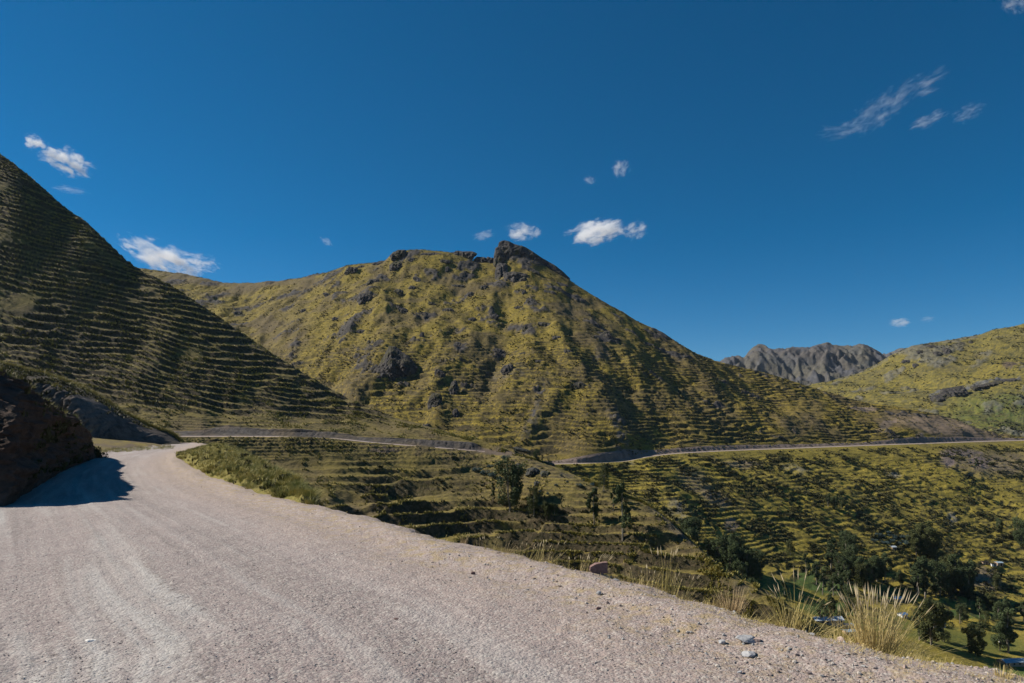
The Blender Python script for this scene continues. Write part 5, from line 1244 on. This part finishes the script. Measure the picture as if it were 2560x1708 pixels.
M_gv = [stone_material('gravel_%s' % c, a, b) for c, a, b in (('pink', (.34, .27, .24), (.46, .38, .34)), ('grey', (.28, .27, .26), (.38, .37, .35)), ('dark', (.19, .155, .14), (.28, .23, .21)), ('pale', (.40, .35, .30), (.50, .45, .40)))]
def samp_all(n):
    u = g.uniform(1 / 46., 1 / 5.0, n * 3); Y = 1 / u; px = g.uniform(-80, 2640, n * 3); X = (px - 1280) / F * Y
    d = signed(X, Y, ER)[0]; dl = signed(X, Y, EL)[0]; ok = (d < .15) & (dl > .2) & ((g.uniform(0, 1, n * 3) < .45) | (fbm(X / 1.5, Y / 1.5, 3, 701) > .02))
    return X[ok][:n], Y[ok][:n]
def samp_edge(n):
    u = g.uniform(1 / 60., 1 / 5.0, n * 16); Y = 1 / u; px = g.uniform(400, 2640, n * 16); X = (px - 1280) / F * Y
    d = signed(X, Y, ER)[0]; ok = (d < .25) & (d > -2.6 * g.uniform(0, 1, n * 16) ** 1.5)
    return X[ok][:n], Y[ok][:n]
scatter_stones('gravel', 18000, .004, .017, samp_all, M_gv, 'small loose gravel strewn over the road', 1, 6.0)
scatter_stones('edge_gravel', 6500, .005, .034, samp_edge, M_gv, 'coarser stones gathered along the outer road edge', 1, 8.0)
# dry litter: short straw on the shoulder
pts = []
xs, ys = samp_edge(1500)
zs = ground_z(xs, ys)[0]
mk = fbm(xs / 1.2, ys / 1.2, 2, 702) > -.02
tuft_field('dry_litter', [(a, b, c) for a, b, c, m in zip(xs, ys, zs, mk) if m], g, 7, .07, .09, 1.3, .004, M_straw, 'short dry grass litter on the outer shoulder of the road', 2)

# ---------------------------------------------------------------- small buildings in the valley
def flat_mat(name, a, b, sc=1.0):
    s = NT(name); s.color(s.mix(s.ramp(s.noise(sc, 4, .6), [(.35, 0), (.65, 1)]), a, b)); return s.m
def roof_mat(name, a, b):
    s = NT(name); wv = s.n('ShaderNodeTexWave'); wv.inputs['Scale'].default_value = 3; s.l(s.n('ShaderNodeTexCoord').outputs['Object'], wv.inputs['Vector'])
    s.color(s.mix(s.ramp(s.noise(.8, 4, .6), [(.35, 0), (.65, 1)]), a, b)); s.bump(wv.outputs['Fac'], .6, .05); s.b.inputs['Roughness'].default_value = .5; return s.m
M_adobe = flat_mat('adobe_wall', (.34, .24, .17), (.42, .31, .22)); M_white = flat_mat('white_wall', (.6, .6, .58), (.72, .72, .70)); M_roofb = roof_mat('blue_grey_roof', (.26, .36, .44), (.34, .44, .50))
M_roofp = roof_mat('pale_tin_roof', (.45, .52, .58), (.55, .60, .64)); M_dark = flat_mat('dark_opening', (.015, .014, .013), (.03, .028, .025)); M_roofblue = roof_mat('deep_blue_roof', (.06, .16, .34), (.09, .22, .42))
def box(bm, x0, x1, y0, y1, z0, z1):
    v = [bm.verts.new(c) for c in ((x0, y0, z0), (x1, y0, z0), (x1, y1, z0), (x0, y1, z0), (x0, y0, z1), (x1, y0, z1), (x1, y1, z1), (x0, y1, z1))]
    for q in ((0, 3, 2, 1), (4, 5, 6, 7), (0, 1, 5, 4), (1, 2, 6, 5), (2, 3, 7, 6), (3, 0, 4, 7)): bm.faces.new([v[k] for k in q])
def bobj(name, bm, mat, parent):
    me = bpy.data.meshes.new(name); bm.to_mesh(me); bm.free(); me.materials.append(mat); return link(bpy.data.objects.new(name, me), parent)
def building(px, py, wpx, depth, wall_h, roof_h, wallm, roofm, label, rot=0, name='hut', openings=1, cat='hut'):
    p = on(LD, px, py, 1.5, 4.95); wd = wpx / F * p.y; hw = wd / 2
    root = thing(name, label, cat, (p.x, p.y, p.z), R(rot))
    bm = bmesh.new(); box(bm, -hw, hw, 0, depth, -1.5, wall_h)
    # gable ends
    for sx in (-hw, hw):
        a = [bm.verts.new((sx, 0, wall_h)), bm.verts.new((sx, depth, wall_h)), bm.verts.new((sx, depth / 2, wall_h + roof_h))]; bm.faces.new(a)
    bobj('wall', bm, wallm, root)
    bm = bmesh.new(); ov = .3; t = .12
    for sgn in (0, 1):
        y0, y1 = (-ov, depth / 2) if sgn == 0 else (depth + ov, depth / 2)
        za, zb = wall_h - .12, wall_h + roof_h + .05
        q = [bm.verts.new(c) for c in ((-hw - ov, y0, za), (hw + ov, y0, za), (hw + ov, y1, zb), (-hw - ov, y1, zb), (-hw - ov, y0, za + t), (hw + ov, y0, za + t), (hw + ov, y1, zb + t), (-hw - ov, y1, zb + t))]
        for k in ((0, 1, 2, 3), (4, 7, 6, 5), (0, 4, 5, 1), (1, 5, 6, 2), (3, 2, 6, 7), (0, 3, 7, 4)): bm.faces.new([q[j] for j in k])
    bmesh.ops.recalc_face_normals(bm, faces=bm.faces)
    bobj('roof', bm, roofm, root)
    for k in range(openings):
        cx = -hw + wd * (k + .5) / openings + (.15 * wd if openings == 1 else 0)
        bm = bmesh.new()
        if k == 0: box(bm, cx - .45, cx + .45, -.06, .02, -.2, min(1.9, wall_h - .2)); bobj('door', bm, M_dark, root)
        else: box(bm, cx - .4, cx + .4, -.06, .02, .9, 1.7); bobj('window', bm, M_dark, root)
    return root
building(2236, 1376, 12, 3.2, 2.2, .5, M_adobe, M_roofp, 'small adobe hut with a pale blue tin roof alone on the slope', 12)
building(2502, 1414, 14, 3.5, 2.0, .5, M_adobe, M_roofb, 'blue roofed shed at the right end of the shed row', 0, 'shed', 1, 'shed')
building(2486, 1416, 12, 3, 1.8, .3, M_white, M_dark, 'white walled shed in the middle of the shed row', 0, 'shed', 1, 'shed')
building(2466, 1412, 14, 3, 1.7, .3, M_adobe, M_dark, 'dark roofed shed at the left end of the shed row', 0, 'shed', 1, 'shed')
building(2246, 1505, 20, 4, 1.8, .8, M_adobe, M_roofp, 'pale roofed barn beside the small green plot', -4, 'barn', 2, 'barn')
building(2076, 1562, 74, 5, 2.2, 1.0, M_adobe, M_roofp, 'long low house with a pale blue sheet roof behind the arching stems', 5, 'long_house', 6, 'house')
building(2124, 1576, 22, 3.2, 1.8, .5, M_adobe, M_roofb, 'small blue roofed house just below the long low house', 6, 'small_house', 2, 'house')
building(2128, 1590, 26, 3.2, 1.8, .5, M_adobe, M_roofb, 'lowest small blue roofed house, nearest to the road edge', 6, 'small_house', 2, 'house')
building(2542, 1668, 62, 5, 2.0, .8, M_adobe, M_roofb, 'long blue grey roofed building at the right edge near the bottom', 8, 'long_shed', 4, 'shed')
building(2262, 1545, 18, 3, 1.8, .5, M_white, M_roofblue, 'deep blue roofed shack right of the biggest tussock', 20, 'shack', 1, 'shack')
building(2356, 1568, 16, 3, 1.6, .4, M_white, M_roofblue, 'deep blue roofed shack half hidden by the big tree', 0, 'shack', 1, 'shack')
building(2514, 1615, 14, 3, 2.0, .4, M_white, M_roofp, 'white shed under the tall loose tree at the lower right', 0, 'shed', 1, 'shed')
# the striped ploughed plot
p = on(LD, 2054, 1425, 1.5, 4.95)

# ---------------------------------------------------------------- clouds
def cloud_material(name, dens, seed, thr, scale, soft=.25):
    s = NT(name); t = s.t; t.nodes.remove(s.b)
    tc = s.n('ShaderNodeTexCoord'); out = [n for n in t.nodes if n.type == 'OUTPUT_MATERIAL'][0]
    ln = s.n('ShaderNodeVectorMath', operation='LENGTH'); s.l(tc.outputs['Object'], ln.inputs[0])
    mp = s.n('ShaderNodeMapping'); mp.inputs['Location'].default_value = (seed * 3.7, seed * 1.3, seed * 2.1); s.l(tc.outputs['Object'], mp.inputs['Vector'])
    n = s.n('ShaderNodeTexNoise'); n.inputs['Scale'].default_value = scale; n.inputs['Detail'].default_value = 7; n.inputs['Roughness'].default_value = .66; n.inputs['Distortion'].default_value = .4; s.l(mp.outputs[0], n.inputs['Vector'])
    # density = noise - threshold - radius falloff
    r2 = s.math('POWER', ln.outputs['Value'], 3.0)
    a = s.math('SUBTRACT', n.outputs['Fac'], s.math('MULTIPLY', r2, .27))
    m = s.n('ShaderNodeMapRange'); m.interpolation_type = 'SMOOTHSTEP'
    m.inputs['From Min'].default_value = thr; m.inputs['From Max'].default_value = thr + soft; m.inputs['To Max'].default_value = dens
    s.l(a, m.inputs['Value'])
    pv = s.n('ShaderNodeVolumePrincipled'); pv.inputs['Color'].default_value = (1, 1, 1, 1); pv.inputs['Anisotropy'].default_value = .1
    s.l(m.outputs[0], pv.inputs['Density']); s.l(pv.outputs[0], out.inputs['Volume'])
    return s.m
SC.cycles.volume_bounces = 10
SC.cycles.max_bounces = 12
def cloud(px, py, wpx, hpx, label, dens=.02, thr=.30, ang=0, scale=1.6, Y=8000.0, seed=1, name='cloud', soft=.25):
    bm = bmesh.new(); bmesh.ops.create_icosphere(bm, subdivisions=3, radius=1)
    me = bpy.data.meshes.new(name); bm.to_mesh(me); bm.free(); me.materials.append(cloud_material(name + '_vapour', dens, seed, thr, scale, soft))
    o = link(bpy.data.objects.new(name, me)); c = W(px, py, Y); o.location = c
    o.scale = (wpx / 2 / F * Y, min(wpx, hpx * 1.3) / 2 / F * Y, hpx / 2 / F * Y); o.rotation_euler = (0, R(ang), 0)
    tag(o, label, 'cloud', 'small clouds in the blue sky'); return o
CL = [(1493, 580, 185, 80, 'largest bright white cloud right of the summit', .022, .40, -8, 2.3, 1), (1306, 580, 116, 62, 'white puff just above the summit fin', .014, .41, 0, 1.6, 2), (168, 402, 180, 90, 'bright ragged cloud at the upper left', .018, .43, 18, 1.9, 3),
      (85, 355, 60, 46, 'small puff above the ragged cloud at the upper left', .02, .38, 10, 1.5, 4), (400, 640, 270, 100, 'long white cloud resting on the left hill skyline', .022, .42, 22, 1.7, 5), (500, 655, 140, 66, 'ragged right end of the long cloud on the skyline', .014, .43, 10, 2.2, 6),
      (1208, 588, 76, 34, 'faint wisp left of the puff above the summit', .006, .40, -15, 1.8, 7), (1552, 422, 60, 56, 'small wisp high above the largest cloud', .010, .41, 0, 1.8, 8), (1474, 450, 44, 26, 'tiny wisp left of the small high wisp', .008, .41, 10, 1.8, 9),
      (1590, 577, 90, 66, 'torn wisp right of the largest cloud', .010, .43, -20, 2.0, 10), (2250, 806, 80, 30, 'small flat cloud above the far mountains', .015, .39, 0, 1.5, 11), (2320, 798, 60, 20, 'faint streak right of the small flat cloud', .006, .41, -8, 1.5, 12),
      (2290, 220, 260, 90, 'faint upper wisp of the streaky clouds at upper right', .0023, .46, -28, 2.6, 13), (2200, 275, 240, 110, 'faint middle wisp of the streaky clouds at upper right', .0023, .46, -38, 2.8, 14), (2110, 325, 210, 60, 'lower left wisp of the streaky clouds at upper right', .0027, .45, -10, 2.8, 15),
      (2320, 300, 140, 44, 'small bright wisp right of the streaky clouds', .005, .43, -24, 2.2, 16), (2420, 280, 120, 60, 'rightmost faint wisp of the streaky clouds', .0028, .44, -20, 2.4, 17), (2540, 10, 100, 50, 'wisp cut by the top right corner', .005, .41, 20, 2.0, 18),
      (815, 603, 46, 24, 'tiny wisp alone left of the summit plateau', .008, .40, 35, 1.6, 19), (175, 475, 120, 28, 'thin streak below the ragged cloud at the upper left', .005, .42, 8, 2.2, 20)]
for (px, py, ww, hh, lb, de, th, an, sc_, sd) in CL:
    cloud(px, py, ww, hh, lb, de * .6, th + .02, an, sc_ * 1.15, 8000.0, sd, 'cloud', .16)

# ---------------------------------------------------------------- thin mountain air
bm = bmesh.new(); box(bm, -14500, 14500, -14500, 15500, -127.5, 640)
me = bpy.data.meshes.new('haze'); bm.to_mesh(me); bm.free()
hm = NT('thin_air'); hm.t.nodes.remove(hm.b)
pv = hm.n('ShaderNodeVolumePrincipled'); pv.inputs['Color'].default_value = (.72, .82, 1, 1); pv.inputs['Density'].default_value = .000016; pv.inputs['Anisotropy'].default_value = .2
hm.l(pv.outputs[0], [n for n in hm.t.nodes if n.type == 'OUTPUT_MATERIAL'][0].inputs['Volume'])
me.materials.append(hm.m); o = link(bpy.data.objects.new('haze', me)); o['kind'] = 'stuff'; o['label'] = 'thin pale mountain air softening the far ridges'
